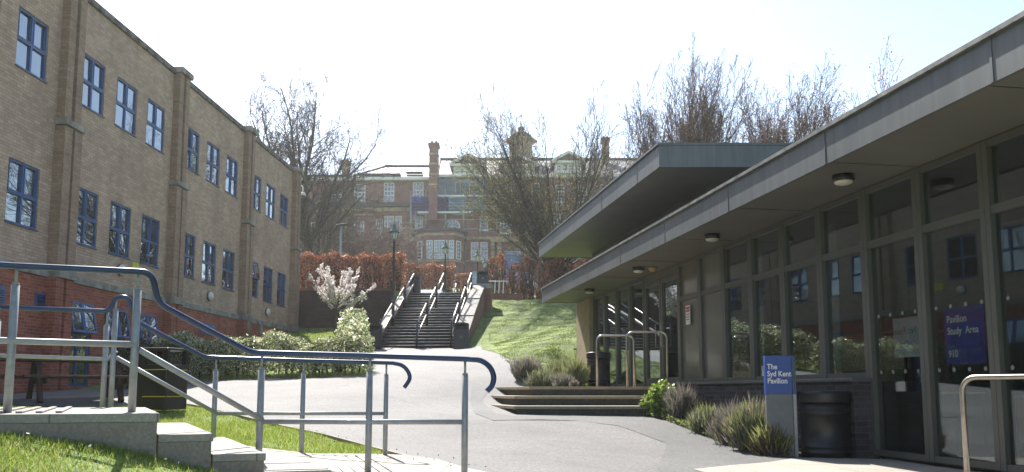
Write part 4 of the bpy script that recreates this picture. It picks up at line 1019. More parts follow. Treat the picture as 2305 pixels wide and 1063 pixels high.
# ================================================================== lamp posts
def lantern(px, py_top, Y, zb, label, s=1.0):
    v = P(px, py_top, Y); H_ = v.z - zb
    t = empty('lamp_post', (v.x, Y, zb), 0, label, 'lamp post', 'black lantern lamp posts')
    MB().lathe([(.13 * s, 0), (.13 * s, .25), (.09 * s, .3), (.085 * s, .9), (.06 * s, .95), (.052 * s, H_ - 1.0), (.075 * s, H_ - .98), (.05 * s, H_ - .94), (.05 * s, H_ - .86)], 14).build('post', M['blackiron'], t)
    MB().tube([(-.22, 0, H_ - 1.12), (.22, 0, H_ - 1.12)], .018, 6).build('ladder_bar', M['blackiron'], t)
    z = H_ - .86
    MB().lathe([(.07, 0), (.11, .03), (.17, .32), (.165, .32)], 6, (0, 0, z)).build('lantern_glass', M['lampglass'], t)
    b = MB()
    for k in range(6):
        a = 2 * math.pi * k / 6; b.tube([(.115 * math.cos(a), .115 * math.sin(a), z + .02), (.178 * math.cos(a), .178 * math.sin(a), z + .33)], .012, 4)
    b.build('lantern_frame', M['blackiron'], t)
    MB().lathe([(.25, .32), (.24, .35), (.15, .45), (.08, .58), (.075, .64), (.09, .66), (.04, .72), (.03, .78), (.045, .81), (.001, .86)], 12, (0, 0, z)).build('lantern_cap', M['lead'], t)
    return t
lantern(888, 497, 36.7, hz(P(888, 700, 36.7).x, 36.7) - .1, 'nearest and tallest black lantern lamp post, left of the stairs')
lantern(1003, 540, 50.0, 5.2, 'black lantern lamp post behind the middle stair railing', .95)
lantern(1075, 560, 56, 6.1, 'black lantern lamp post above the right stair railing')
lantern(1091, 578, 64, 7.3, 'smallest and farthest black lantern, beside the copper hedge')
v = P(768, 509, 46); t = empty('street_light', (v.x, 46, 4.6), R(-30), 'slim grey street light with a flat head behind the copper hedge', 'street light')
MB().tube([(0, 0, 0), (0, 0, v.z - 4.62)], .055, 10).build('pole', M['galv'], t); MB().box(-.32, .42, -.14, .14, v.z - 4.62, v.z - 4.5).build('lamp_head', M['blackiron'], t, bevel=.04)
# orange barrier beside corner
v = P(667, 640, 42.5); MBo = MB().prism([(-.1, -.05), (.35, -.05), (.35, .05), (-.1, .05)], 0, [2.0, .4, .4, 2.0]).build('barrier', M['orange']); MBo.location = (v.x, 42.5, 4.62); tag(MBo, 'orange barrier edge peeping past the far corner of the buff building', 'barrier')
# grey pipe stubs near the far base of the building
for px, py, l in ((560, 728, 'grey vent pipe by the far base of the buff building, left one'), (588, 740, 'white angled vent pipe by the far base of the buff building, right one')):
    v = on_left(px, py, .5); o = MB().tube([(0, 0, -1.5), (0, 0, .25), (.08, 0, .33)] if px == 560 else [(0, 0, -1.2), (0, 0, .1), (-.15, 0, .35)], .06, 10).build('vent_pipe', M['stone']); o.location = v; tag(o, l, 'pipe')

# ================================================================== OLD RED BRICK BUILDING (faces the camera, 100 m away)
RB = empty('red_brick_building', (0, 100, 0), -math.pi / 2, 'large old red brick building with sash windows and a cupola on the hilltop', 'building')
def q100(px, py, Y=100.0): v = P(px, py, Y); return v.x, v.z
def rect(x0, x1, y0, y1, Y=100.0):
    a, t = q100(x0, y0, Y); b, bt = q100(x1, y1, Y); return (a, b, bt, t)
ZB = 12.3
tops = [(742, 768, 424, 458), (797, 822, 415, 459), (864, 887, 411, 459), (929, 953, 410, 456), (1112, 1132, 412, 455), (1150, 1172, 412, 455), (1196, 1216, 412, 455), (1250, 1272, 415, 455), (1300, 1322, 415, 455), (1350, 1372, 415, 455), (1395, 1415, 415, 455)]
mids = [(700, 722, 500, 545), (755, 778, 500, 545), (797, 819, 498, 542), (846, 861, 492, 537), (865, 886, 486, 536), (889, 904, 486, 527), (934, 952, 487, 520), (1080, 1098, 487, 518), (1125, 1150, 480, 525), (1180, 1205, 480, 525), (1240, 1262, 480, 525), (1300, 1322, 480, 525)]
lows = [(700, 722, 572, 615), (800, 818, 572, 615), (860, 880, 572, 610), (1060, 1077, 545, 585), (1081, 1098, 545, 585), (1225, 1245, 550, 590), (1290, 1312, 550, 590)]
gnd = [(1060, 1098, 611, 650)]
allw = tops + mids + lows + gnd
XL = q100(655, 500)[0]; XR = q100(1440, 500)[0]; ZE = q100(900, 407)[1]
wall_panel('wall', XL, XR, ZB, ZE, [rect(*r) for r in allw], M['oldred'], RB, depth=.25)
def sash(r, nx, nz, x=-.22, arch=False):
    a, b, c, d = r; f = MB(); t = .13
    f.box(x, x + .14, a, a + t, c, d); f.box(x, x + .14, b - t, b, c, d); f.box(x, x + .14, a + t, b - t, c, c + t); f.box(x, x + .14, a + t, b - t, d - t, d)
    for i in range(1, nx): y = a + (b - a) * i / nx; f.box(x + .02, x + .09, y - .03, y + .03, c + t, d - t)
    for i in range(1, nz):
        z = c + (d - c) * i / nz; w = .06 if abs(i - nz / 2) < .6 else .03
        f.box(x + .02, x + .10, a + t, b - t, z - w, z + w)
    f.box(x + .02, x + .40, a - .1, b + .1, c - .16, c - .003)
    o = f.build('window', M['cream'], RB); MB().box(x - .01, x + .015, a + .05, b - .05, c + .05, d - .05).build('pane', M['glass_red'], o)
for r in tops: sash(rect(*r), 3, 5)
for r in mids: sash(rect(*r), 3, 4)
for r in lows: sash(rect(*r), 2 if r[1] - r[0] < 19 else 3, 4)
for r in gnd: sash(rect(*r), 4, 3)
def hb(name, m, x0, x1, y0, y1, d0, d1, Y=100.0, parent=None, bevel=0):
    a, b, c, d = rect(x0, x1, y0, y1, Y); return MB().box(d0, d1, a, b, c, d).build(name, m, parent or RB, bevel=bevel)
hb('eaves', M['cream'], 655, 985, 402, 408, .01, .75)
hb('eaves', M['cream'], 986, 1440, 396, 402, .01, .75)
hb('string_course', M['roofdark'], 655, 924, 459, 467, .01, .9); hb('stone_band', M['sandstone'], 655, 924, 468, 476, .01, .25); hb('stone_band', M['sandstone'], 655, 840, 482, 485, .01, .15)
hb('stone_band', M['sandstone'], 1050, 1440, 462, 474, .01, .3)
for y in (500, 512, 524, 536): hb('stone_band', M['sandstone'], 906, 930, y, y + 4, .01, .12)
for y in (500, 512, 524, 548, 560): hb('stone_band', M['sandstone'], 735, 752, y, y + 4, .01, .12)
hb('string_course', M['sandstone'], 1050, 1440, 534, 540, .01, .3); hb('string_course', M['sandstone'], 1048, 1108, 586, 590, .01, .2)
# wall rising higher behind the scaffold (right part)
hb('upper_wall', M['oldred'], 986, 1440, 402.5, 408, -.3, .0)
# solid core
MB().box(-16, -.41, XL, XR, ZB, ZE - .1).build('inner_core', M['roofdark'], RB)
# roofs: slopes as solid wedges
def roofwedge(name, e0, e1, ey, r0, r1, ry, Yr):
    a, ze = q100(e0, ey); b, _ = q100(e1, ey); c, zr = q100(r0, ry, Yr); d, _ = q100(r1, ry, Yr); D = 100 - Yr
    v = [(.7, a, ze), (.7, b, ze), (D, d, zr), (D, c, zr), (2 * D - .7, a, ze), (2 * D - .7, b, ze)]
    m = MB(); m.v = v; m.f = [(0, 1, 2, 3), (5, 4, 3, 2), (0, 3, 4), (1, 5, 2), (0, 4, 5, 1)]; m.sm = [False] * 5
    o = m.build(name, M['slate'], RB)
    MB().box(D - .2, D + .2, c, d, zr - .02, zr + .22).build('ridge', M['roofdark'], o)
    MB().bar((.7, a, ze + .05), (D, c, zr + .1), .25, .2).build('hip', M['roofdark'], o)
roofwedge('roof', 790, 1000, 403, 866, 1000, 376, 108)
roofwedge('roof', 655, 789, 406, 690, 780, 398, 104)
roofwedge('roof', 985, 1440, 398, 990, 1440, 360, 110)
for x0, x1, py, dd in ((808, 903, 395, -1.0), (915, 952, 391, -1.6)):
    a, b_, c, d = rect(x0, x1, py - .8, py + .8, 100 - dd); MB().box(dd - .1, dd + .9, a, b_, min(c, d), max(c, d)).build('roof_edge', M['roofdark'], RB)
# chimneys
def chimney(x0, x1, y0, y1, Y, bands, flat=1.6):
    a, b, c, d = rect(x0, x1, y0, y1, Y); D = 100 - Y
    o = MB().box(D, D + flat, a, b, c, d - .5).build('chimney', M['oldred'], RB)
    MB().box(D - .15, D + flat + .15, a - .15, b + .15, d - .5, d - .1).build('chimney_cap', M['oldred'], o)
    for py in bands:
        z = P(x0, py, Y).z; MB().box(D - .05, D + flat + .05, a - .06, b + .06, z - .12, z + .12).build('stone_band', M['sandstone'], o)
    n = max(2, int((b - a) / .5))
    for i in range(n):
        y = a + (b - a) * (i + .5) / n; MB().lathe([(.13, 0), (.15, .35), (.12, .4)], 10, (D + flat / 2, y, d - .1)).build('chimney_pot', M['roofdark'], o)
chimney(969, 986, 327, 500, 99.2, (353, 375, 398, 421), 1.3)
chimney(776, 787, 366, 403, 104, (385,)); chimney(1354, 1369, 316, 365, 108, (338,), 1.5)
# dormers
def dormer(x0, x1, yb, ye, ya, n):
    a, b, c, d = rect(x0, x1, ye, yb, 99.0); D = 1.0; ap = P((x0 + x1) / 2, ya, 99.0).z; d, c = max(c, d), min(c, d)
    f = MB().box(D, D - 5, a, b, c, d).build('dormer', M['cream'], RB)
    m = MB(); mid = (a + b) / 2; o = .5
    for (q, w) in ((.35, 0),):
        m.v += [(D + .35, a - o, d), (D + .35, b + o, d), (D + .35, mid, ap), (D - 6, a - o, d), (D - 6, b + o, d), (D - 6, mid, ap)]
        m.f += [(0, 1, 2), (5, 4, 3), (0, 2, 5, 3), (1, 4, 5, 2), (0, 3, 4, 1)]; m.sm += [False] * 5
    m.build('pediment', M['roofdark'], f)
    MB().bar((D + .42, a - o, d + .05), (D + .42, mid, ap + .05), .25, .3).bar((D + .42, b + o, d + .05), (D + .42, mid, ap + .05), .25, .3).box(D + .36, D + .5, a - o, b + o, d - .15, d + .12).build('moulding', M['cream'], f)
    for i in range(n):
        y0 = a + .25 + (b - a - .3) * i / n; y1 = y0 + (b - a) / n - .45
        w = MB().box(D + .01, D + .03, y0, y1, c + .35, d - .35).build('window', M['glass_red'], f)
        MB().box(D + .031, D + .06, (y0 + y1) / 2 - .03, (y0 + y1) / 2 + .03, c + .35, d - .35).box(D + .031, D + .058, y0, y1, (c + d) / 2 - .03, (c + d) / 2 + .03).build('glazing_bars', M['cream'], w)
dormer(1021, 1086, 373, 396, 351, 5); dormer(1132, 1203, 374, 397, 352, 5); dormer(1250, 1310, 366, 390, 345, 4)
# cupola
v = P(1173, 372, 108); cz = v.z; cp_ = empty('cupola', (-8, v.x, cz), 0); cp_.parent = RB; cp_.scale = (1.4, 1.4, .95); cp_.location.z -= .3
MB().prism([(-1.5, -1.5), (1.5, -1.5), (1.5, 1.5), (-1.5, 1.5)], -2.2, .9).build('base', M['sandstone'], cp_)
MB().lathe([(1.45, .9), (1.15, 1.4), (1.05, 2.4), (1.1, 3.5), (1.55, 3.65), (1.55, 3.85), (1.1, 4.0)], 8).build('drum', M['sandstone'], cp_)
MB().lathe([(1.1, 4.0), (1.0, 4.5), (.6, 4.95), (.3, 5.1), (.26, 5.4), (.36, 5.55), (.2, 5.8), (.05, 5.95), (.03, 7.6), (.001, 7.7)], 16).build('dome', M['roofdark'], cp_)
# semi-octagonal bay
def bay():
    def pt(px, D): v = P(px, 560, 100 - D); return (D, v.x)
    pts = [pt(934, .0), pt(938, 1.6), pt(957, 3.0), pt(1024, 3.0), pt(1041, 1.6), pt(1046, .0)]
    zt = P(990, 520, 97).z; b_ = MB().prism([(p[0], p[1]) for p in pts], ZB, zt).build('bay', M['oldred'], RB)
    big = [(p[0] + (.35 if i not in (0, 5) else 0), p[1] + (-.35 if i < 2 else .35 if i > 3 else 0)) for i, p in enumerate(pts)]
    MB().prism(big, zt + .001, zt + .35).build('bay_cornice', M['roofdark'], b_)
    big2 = [(p[0] + (.12 if i not in (0, 5) else 0), p[1] + (-.12 if i < 2 else .12 if i > 3 else 0)) for i, p in enumerate(pts)]
    MB().prism(big2, zt - .55, zt - .25).build('stone_band', M['sandstone'], b_); MB().prism(big2, P(990, 589, 97).z, P(990, 585, 97).z).build('stone_band', M['sandstone'], b_)
    def win(i, px0, px1, nx):
        A = Vector(pts[i]); Bp = Vector(pts[i + 1]); z0 = P(990, 583, 97).z; z1 = P(990, 541, 97).z
        def along(px):
            a = (px - CX) / FPX / (_c - _s * (PPY - 560) / FPX)     # X/Y
            # find t with X = a*(100-D)
            d = Bp - A; t = (a * (100 - A.x) - A.y) / (d.y + a * d.x); return A + d * t
        p, q = along(px0), along(px1); n = Vector(((q - p).y, -(q - p).x)).normalized(); 
        if n.x < 0: n = -n
        u = (q - p).normalized(); L = (q - p).length
        Mx = Matrix(((n.x, u.x, 0, p.x), (n.y, u.y, 0, p.y), (0, 0, 1, 0), (0, 0, 0, 1)))
        f = MB(); t = .12
        f.box(.01, .12, 0, t, z0, z1, Mx); f.box(.01, .12, L - t, L, z0, z1, Mx); f.box(.01, .12, t, L - t, z0, z0 + t, Mx); f.box(.01, .12, t, L - t, z1 - t, z1, Mx)
        for k in range(1, nx): f.box(.02, .09, L * k / nx - .03, L * k / nx + .03, z0 + t, z1 - t, Mx)
        for k in range(1, 5): f.box(.02, .085, t, L - t, z0 + (z1 - z0) * k / 5 - .03, z0 + (z1 - z0) * k / 5 + .03, Mx)
        w = f.build('window', M['cream'], b_); MB().box(.012, .03, t * .5, L - t * .5, z0 + .05, z1 - .05, Mx).build('pane', M['glass_red'], w)
    win(1, 941, 951, 1); win(2, 960, 974, 2); win(2, 977, 1007, 5); win(2, 1010, 1022, 2); win(3, 1026, 1036, 2)
bay()
# fanlight above the bay
fx, fz = q100(1018, 512); f = MB(); n = 14; R1, R0 = 1.0, .84
arc = lambda r: [(fx + r * math.cos(math.pi * k / n), fz + r * math.sin(math.pi * k / n)) for k in range(n + 1)]
o1, i1 = arc(R1), arc(R0)
for k in range(n):
    f.prism([(0, 0)] * 0 or [(o1[k][0], o1[k][1]), (o1[k + 1][0], o1[k + 1][1]), (i1[k + 1][0], i1[k + 1][1]), (i1[k][0], i1[k][1])], .01, .12)
f.v = [(z, x, y) for (x, y, z) in f.v]
for k in range(1, 6): a = math.pi * k / 6; f.bar((.07, fx, fz), (.07, fx + R0 * math.cos(a), fz + R0 * math.sin(a)), .05)
f.box(.01, .13, fx - R1, fx + R1, fz - .35, fz); fo = f.build('fanlight', M['cream'], RB)
g_ = MB(); g_.v = [(.02, p[0], p[1]) for p in i1]; g_.f = [tuple(range(len(i1)))]; g_.sm = [False]; g_.build('pane', M['glass_red'], fo)
# drainpipe, entrance
x, z = q100(1046, 515); MB().tube([(.25, x, z), (.25, x, ZB)], .11, 8).lathe([(.15, -.3), (.28, .1), (.28, .3)], 8, (.25, x, q100(1046, 545)[1])).build('drainpipe', M['blackiron'], RB)
for a, b_ in ((1106, 1113), (1120, 1128), (1180, 1188), (1194, 1202)): hb('entrance_column', M['sandstone'], a, b_, 548, 650, .01, .7)
hb('entrance_lintel', M['sandstone'], 1104, 1204, 538, 547.5, .01, 1.0); dd = hb('door', M['blue'], 1133, 1176, 562, 650, .01, .2)
hb('fanlight', M['glass_red'], 1137, 1172, 565, 574, .201, .23)

# scaffolding with net and sheeting
sc = empty('scaffolding', (0, 98.4, 0), -math.pi / 2, 'grey tube scaffolding with pale boards on the front of the old red brick building', 'scaffolding')
def sx(px, py=480): return P(px, py, 98.4)
for px, a, b_ in ((924, 430, 540), (935, 470, 540), (958, 428, 520), (985, 430, 480), (1002, 425, 525), (1043, 425, 525), (1085, 425, 525), (1118, 425, 525)):
    v = sx(px); MB().tube([(0, v.x, P(px, a, 98.4).z), (0, v.x, P(px, b_, 98.4).z)], .06, 6).tube([(-1.0, v.x, P(px, a + 5, 98.4).z), (-1.0, v.x, P(px, b_, 98.4).z)], .06, 6).build('standard', M['scaffold'], sc)
for py in (446, 457, 464, 470, 516, 495):
    z = P(990, py, 98.4).z; MB().tube([(.06, sx(922).x, z), (.06, sx(1125).x, z)], .05, 6).build('ledger', M['scaffold'], sc)
for py, x0, x1 in ((441, 965, 1120), (478, 940, 1060)):
    z = P(990, py, 98.4).z; MB().box(-.9, .15, sx(x0).x, sx(x1).x, z - .12, z + .08).build('boards', M['white'], sc)
MB().bar((.05, sx(930).x, P(1, 485, 98.4).z), (.05, sx(950).x, P(1, 535, 98.4).z), .08).bar((.05, sx(1003).x, P(1, 445, 98.4).z), (.05, sx(1042).x, P(1, 475, 98.4).z), .08).build('brace', M['scaffold'], sc)
a, b_, c, d = rect(927, 1010, 443, 475, 98.2); nt_ = MB().box(1.9, 1.93, a, b_, c, d).build('debris_net', M['net'], sc); nt_.location = (-1.65, 0, 0)
a, b_, c, d = rect(1011, 1090, 443, 475, 98.2); nt_ = MB().box(1.9, 1.93, a, b_, c, d).build('debris_net', M['sheet'], sc); nt_.location = (-1.65, 0, 0)
a, b_, c, d = rect(986, 1100, 403, 438, 98.6); MB().box(-.2, -.17, a, b_, c, d).build('clear_sheet', M['sheet'], sc)
a, b_, c, d = rect(1026, 1078, 408, 436, 99.6); m_ = MB()
for k in range(6): y = a + (b_ - a) * k / 5; m_.box(-1.1, -1.0, y - .05, y + .05, c, d)
m_.box(-1.1, -1.0, a, b_, (c + d) / 2 + .6, (c + d) / 2 + .7); m_.build('window_bars', M['white'], sc)

# ================================================================== cars on the terrace
def wheel(parent, x, y, r=.34, w=.22):
    o = MB().lathe([(r * .6, -w / 2), (r * .95, -w / 2), (r, -w / 2 + .03), (r, w / 2 - .03), (r * .95, w / 2), (r * .6, w / 2)], 28).build('wheel', M['tyre'], parent, (x, y, r)); o.rotation_euler = (R(90), 0, 0)
    MB().lathe([(.001, -.05), (r * .2, -.09), (r * .6, -.08), (r * .62, .08), (r * .2, .09), (.001, .05)], 20, closed=False).build('rim', M['galv'], o)
def car(loc, rz, paint, label, L=4.6, Wd=1.9, Hh=1.75, suv=True):
    t = empty('parked_car', loc, rz, label, 'car', 'cars parked on the upper terrace')
    prof = [(-L / 2, .45), (-L / 2 + .02, .85), (-L / 2 + .12, 1.0), (-L / 2 + .95, 1.10), (-L / 2 + 1.55, Hh - .06), (-L / 2 + 1.9, Hh), (L / 2 - .9, Hh), (L / 2 - .45, Hh - .1), (L / 2 - .1, 1.05), (L / 2, .9), (L / 2, .45)] if suv else \
        [(-L / 2, .4), (-L / 2 + .03, .7), (-L / 2 + .9, .9), (-L / 2 + 1.7, Hh - .04), (-L / 2 + 2.1, Hh), (L / 2 - 1.2, Hh), (L / 2 - .3, .95), (L / 2, .8), (L / 2, .4)]
    m = MB(); n = len(prof); hw = Wd / 2
    def width(z): return hw if z < 1.05 else hw - (z - 1.05) * .28
    l = [(x, -width(z), z) for x, z in prof]; r_ = [(x, width(z), z) for x, z in prof]
    m.face(l); m.face(r_[::-1])
    for i in range(n): j = (i + 1) % n; m.face([l[i], r_[i], r_[j], l[j]][::-1], False)
    body = m.build('body', M[paint], t, bevel=.06)
    i0 = 3 if suv else 2
    A, B = prof[i0], prof[i0 + 1]; C2, D2 = prof[-4] if suv else prof[-4], prof[-3]
    g1 = MB()
    def lerp(p, q, s): return (p[0] + (q[0] - p[0]) * s, p[1] + (q[1] - p[1]) * s)
    for (p, q, sg) in ((A, B, -1),):
        a, b = lerp(p, q, .08), lerp(p, q, .92); nn = Vector((-(q[1] - p[1]), 0, q[0] - p[0])).normalized() * .012
        g1.face([(a[0] + nn.x, -width(a[1]) + .12, a[1] + nn.z), (b[0] + nn.x, -width(b[1]) + .12, b[1] + nn.z), (b[0] + nn.x, width(b[1]) - .12, b[1] + nn.z), (a[0] + nn.x, width(a[1]) - .12, a[1] + nn.z)][::-1])
    g1.build('windscreen', M['glass_l'], t)
    for s in (-1, 1):
        g2 = MB(); z0, z1 = 1.08, Hh - .12; x0, x1 = -L / 2 + (1.2 if suv else 1.3), L / 2 - (.5 if suv else .9)
        pts = [(x0, s * (width(z0) + .008), z0), (x0 + .45, s * (width(z1) + .008), z1), (x1 - .25, s * (width(z1) + .008), z1), (x1, s * (width(z0) + .008), z0)]
        g2.face(pts if s < 0 else pts[::-1]); g2.build('side_window', M['glass_l'], t)
        MB().lathe([(.001, 0), (.12, .02), (.13, .06)], 12, (0, 0, 0)).build('headlight', M['lampglass'], t, (-L / 2 - .01, s * (hw - .28), .8)).rotation_euler = (0, R(-90), 0)
        MB().box(-L / 2 + 1.15, -L / 2 + 1.3, s * hw + (0 if s > 0 else -.2), s * hw + (.2 if s > 0 else 0), 1.05, 1.22).build('mirror', M[paint], t, bevel=.03)
        for x in (-L / 2 + .85, L / 2 - .85): wheel(t, x, s * (hw - .08))
    if suv:
        for s in (-1, 1): MB().tube([(-L / 2 + 2.0, s * .68, Hh + .06), (L / 2 - .9, s * .68, Hh + .06)], .025, 6).build('roof_rail', M['galv'], t)
    return t
v = P(1178, 640, 58); car((v.x, 58.5, 6.55), R(80), 'carpaint', 'black off-road car parked behind the right copper hedge', Hh=1.85)
v = P(1280, 660, 47); car((4.6, 47, 4.8), R(20), 'carwhite', 'white car half hidden behind the far tip of the pavilion roof', suv=False, Hh=1.45, L=4.2)
v = P(968, 655, 43.0); car((v.x - .25, 44.5, 4.62 - .60), R(85), 'carblue', 'pale blue car roof showing just over the top step of the stairs', suv=False, Hh=1.4, L=4.1, Wd=1.75)
a_, b_2 = P(1094, 655, 48), P(1137, 617, 48)
w3 = MB().box(a_.x, b_2.x, 48, 48.3, 4.4, b_2.z).build('garden_wall', M['signpale']); tag(w3, 'pale stone parapet beyond the dark bin at the head of the stairs', 'wall')
# iron fence pieces by the right hedge
fn = empty('iron_fence', (P(1122, 670, 43).x, 43, 4.7), 0, 'pale metal fence rails between the stair pillar and the right copper hedge', 'fence')
for x in (-.22, .0, .22): MB().tube([(x, 0, 0), (x + .05, 0, 1.05)], .03, 6).build('post', M['white'], fn)
MB().tube([(-.5, 0, 1.0), (.5, 0, 1.0)], .03, 6).build('rail', M['white'], fn)

# ================================================================== VEGETATION
rs = np.random.RandomState(11)
def poly_tubes(lines, name, m, parent=None):
    """lines: list of (pts array, radii array, sides)"""
    V = []; F = []; base = 0
    for pts, rr, n in lines:
        k = len(pts); d = np.gradient(pts, axis=0); d /= (np.linalg.norm(d, axis=1)[:, None] + 1e-9)
        a = np.array([0, 0, 1.0]) if abs(d[0, 2]) < .9 else np.array([1.0, 0, 0])
        u = np.cross(d, a); u /= (np.linalg.norm(u, axis=1)[:, None] + 1e-9); w = np.cross(d, u)
        t = np.arange(n) * 2 * np.pi / n
        ring = pts[:, None] + (u[:, None] * np.cos(t)[None, :, None] + w[:, None] * np.sin(t)[None, :, None]) * rr[:, None, None]
        V.append(ring.reshape(-1, 3))
        i = np.arange(k - 1)[:, None] * n; j = np.arange(n)[None]; j2 = (j + 1) % n
        F.append(np.stack([i + j, i + j2, i + n + j2, i + n + j], 2).reshape(-1, 4) + base); base += k * n
    V = np.concatenate(V); F = np.concatenate(F)
    me = bpy.data.meshes.new(name); me.vertices.add(len(V)); me.vertices.foreach_set('co', V.astype(np.float32).ravel())
    me.loops.add(F.size); me.loops.foreach_set('vertex_index', F.astype(np.int32).ravel())
    me.polygons.add(len(F)); me.polygons.foreach_set('loop_start', np.arange(0, F.size, 4, dtype=np.int32)); me.polygons.foreach_set('loop_total', np.full(len(F), 4, np.int32))
    me.polygons.foreach_set('use_smooth', np.ones(len(F), bool)); me.update(); me.materials.append(m)
    o = bpy.data.objects.new(name, me); COL.objects.link(o)
    if parent: o.parent = parent
    return o
RMIN = .004
def grow(seed, height, r0, lv, trunk_frac=.3, lean=(0, 0)):
    """lv: list of dicts per level: n children, ang (deg), len ratio, up tropism, wob"""
    q = random.Random(seed); out = [[] for _ in range(len(lv) + 1)]; tips = []
    def line(p, d, L, r, level):
        c = lv[level] if level < len(lv) else lv[-1]
        n = 7 if level == 0 else 6 if level == 1 else 5 if level == 2 else 4
        pts = [p.copy()]; cur = p.copy(); dd = d.copy()
        for i in range(n):
            wob = c.get('wob', .15)
            dd = dd + Vector((q.gauss(0, wob), q.gauss(0, wob), q.gauss(0, wob) + c.get('up', .08))); dd.normalize()
            cur = cur + dd * (L / n); pts.append(cur.copy())
        tipr = c.get('tip', .35)
        rr = [max(RMIN, r * (1 - (1 - tipr) * i / n)) for i in range(n + 1)]
        out[level].append((np.array([list(a) for a in pts]), np.array(rr), 7 if level == 0 else 5 if level == 1 else 4 if level == 2 else 3))
        if level + 1 <= len(lv) - 1 or level < len(lv) - 1: pass
        if level >= len(lv) - 1: tips.append(pts[-1]); tips.append(pts[-2]); return
        nx = lv[level + 1]; N = nx['n']
        for k in range(N):
            s0 = nx.get('start', .3); t = s0 + (1 - s0) * (k + q.random() * .8) / N; t = min(t, .999); f = t * n; i = int(f)
            bp = pts[i].lerp(pts[min(i + 1, n)], f - i); bd = (pts[min(i + 1, n)] - pts[i]).normalized()
            ang = R(nx['ang'] * q.uniform(.6, 1.3)); az = k * 2.399 + q.uniform(-.5, .5)
            ax = bd.orthogonal().normalized(); ax.rotate(Matrix.Rotation(az, 3, bd)); nd = bd.copy(); nd.rotate(Matrix.Rotation(ang, 3, ax))
            line(bp, nd, L * nx['len'] * q.uniform(.7, 1.15) * (1.1 - nx.get('taper', .45) * t), r * (1 - (1 - tipr) * t) * nx.get('rr', .55), level + 1)
    line(Vector((0, 0, 0)), Vector((lean[0], lean[1], 1)).normalized(), height * trunk_frac if trunk_frac < 1 else height, r0, 0)
    return out, tips
def tree(loc, label, seed, height, r0, lv, m, tf=.3, buds=None, bsize=.06, bn=1, lean=(0, 0), name='bare_tree', rz=0, budf=None, group=None, spread=.12, nb=1):
    t = empty(name, loc, rz, label, 'tree', group); out, tips = grow(seed, height, r0, lv, tf, lean)
    poly_tubes(out[0] + out[1], 'trunk', M[m], t)
    tw = [l for L_ in out[2:] for l in L_]
    if tw: poly_tubes(tw, 'crown', M[m], t)
    if buds:
        P_ = np.array([list(a) for a in tips]); 
        if budf is not None: P_ = P_[budf(P_)]
        P_ = np.repeat(P_, bn, axis=0); P_ = P_ + rs.normal(0, spread, P_.shape)
        raw_mesh('buds', leaves(P_, bsize, rs), 4, M[buds], t)
    return t, tips
def best_seed(height, r0, lv, tf, cands=range(1, 60)):
    best = None
    for sd_ in cands:
        o_2, _ = grow(sd_, height, r0, lv[:2], tf); e = np.array([l[0][-1] for l in o_2[1]])
        xs_ = np.sort(e[:, 0]); q = abs(xs_.mean()) * 1.5 + np.diff(xs_).max() + abs(xs_[0] + xs_[-1]) * .5
        if best is None or q < best[0]: best = (q, sd_)
    return best[1]
# big bare tree behind the far corner of the left building
v = P(706, 640, 56); RMIN = .011
tree((v.x, 56, 6.0), 'big bare tree with wide twisting limbs just past the end of the buff brick building', 5, 15.6, .36,
     [dict(n=1, wob=.05, tip=.6), dict(n=18, ang=44, len=1.0, start=.12, up=.12, wob=.15, rr=.5, tip=.3, taper=.2), dict(n=11, ang=46, len=.5, start=.2, up=.07, wob=.2, rr=.5), dict(n=7, ang=42, len=.5, start=.15, up=.05, wob=.2, rr=.5), dict(n=6, ang=40, len=.55, start=.1, up=.03, wob=.2, rr=.6)], 'bark', .52)
tree((P(640, 640, 62).x, 62, 6.5), 'bare tree partly hidden behind the corner of the buff brick building', 15, 9.5, .2,
     [dict(n=1, wob=.05, tip=.4), dict(n=9, ang=50, len=.7, start=.2, up=.08, wob=.2, rr=.5), dict(n=7, ang=48, len=.55, start=.15, up=.05, wob=.22, rr=.5), dict(n=7, ang=45, len=.5, start=.1, up=.05, wob=.22, rr=.45), dict(n=5, ang=40, len=.5, start=.1, up=.03, wob=.2, rr=.6)], 'bark', .6)
# pinkish twiggy trees in front of the old building
for px, Y, zb, h, sd_, lb in ((800, 66, 6.6, 9.0, 31, 'pinkish twiggy tree before the old building, left of the tall lamp post'), (860, 72, 7.5, 9.5, 32, 'pinkish twiggy tree before the old building, right behind the tall lamp post'), (745, 70, 7.0, 9.0, 33, 'dense grey-pink twiggy tree beside the big bare tree'), (905, 74, 8.0, 6.0, 34, 'small pink twiggy tree beside the curved brick bay')):
    tree((P(px, 600, Y).x, Y, zb), lb, sd_, h, .15, [dict(n=1, wob=.06, tip=.5), dict(n=13, ang=60, len=1.05, start=.12, up=.12, wob=.14, rr=.45), dict(n=9, ang=44, len=.6, start=.1, up=.08, wob=.16, rr=.5), dict(n=8, ang=40, len=.5, start=.05, up=.05, wob=.18, rr=.5), dict(n=6, ang=38, len=.6, start=.05, up=.05, wob=.2, rr=.7)], 'barkpink', .5)
RMIN = .007
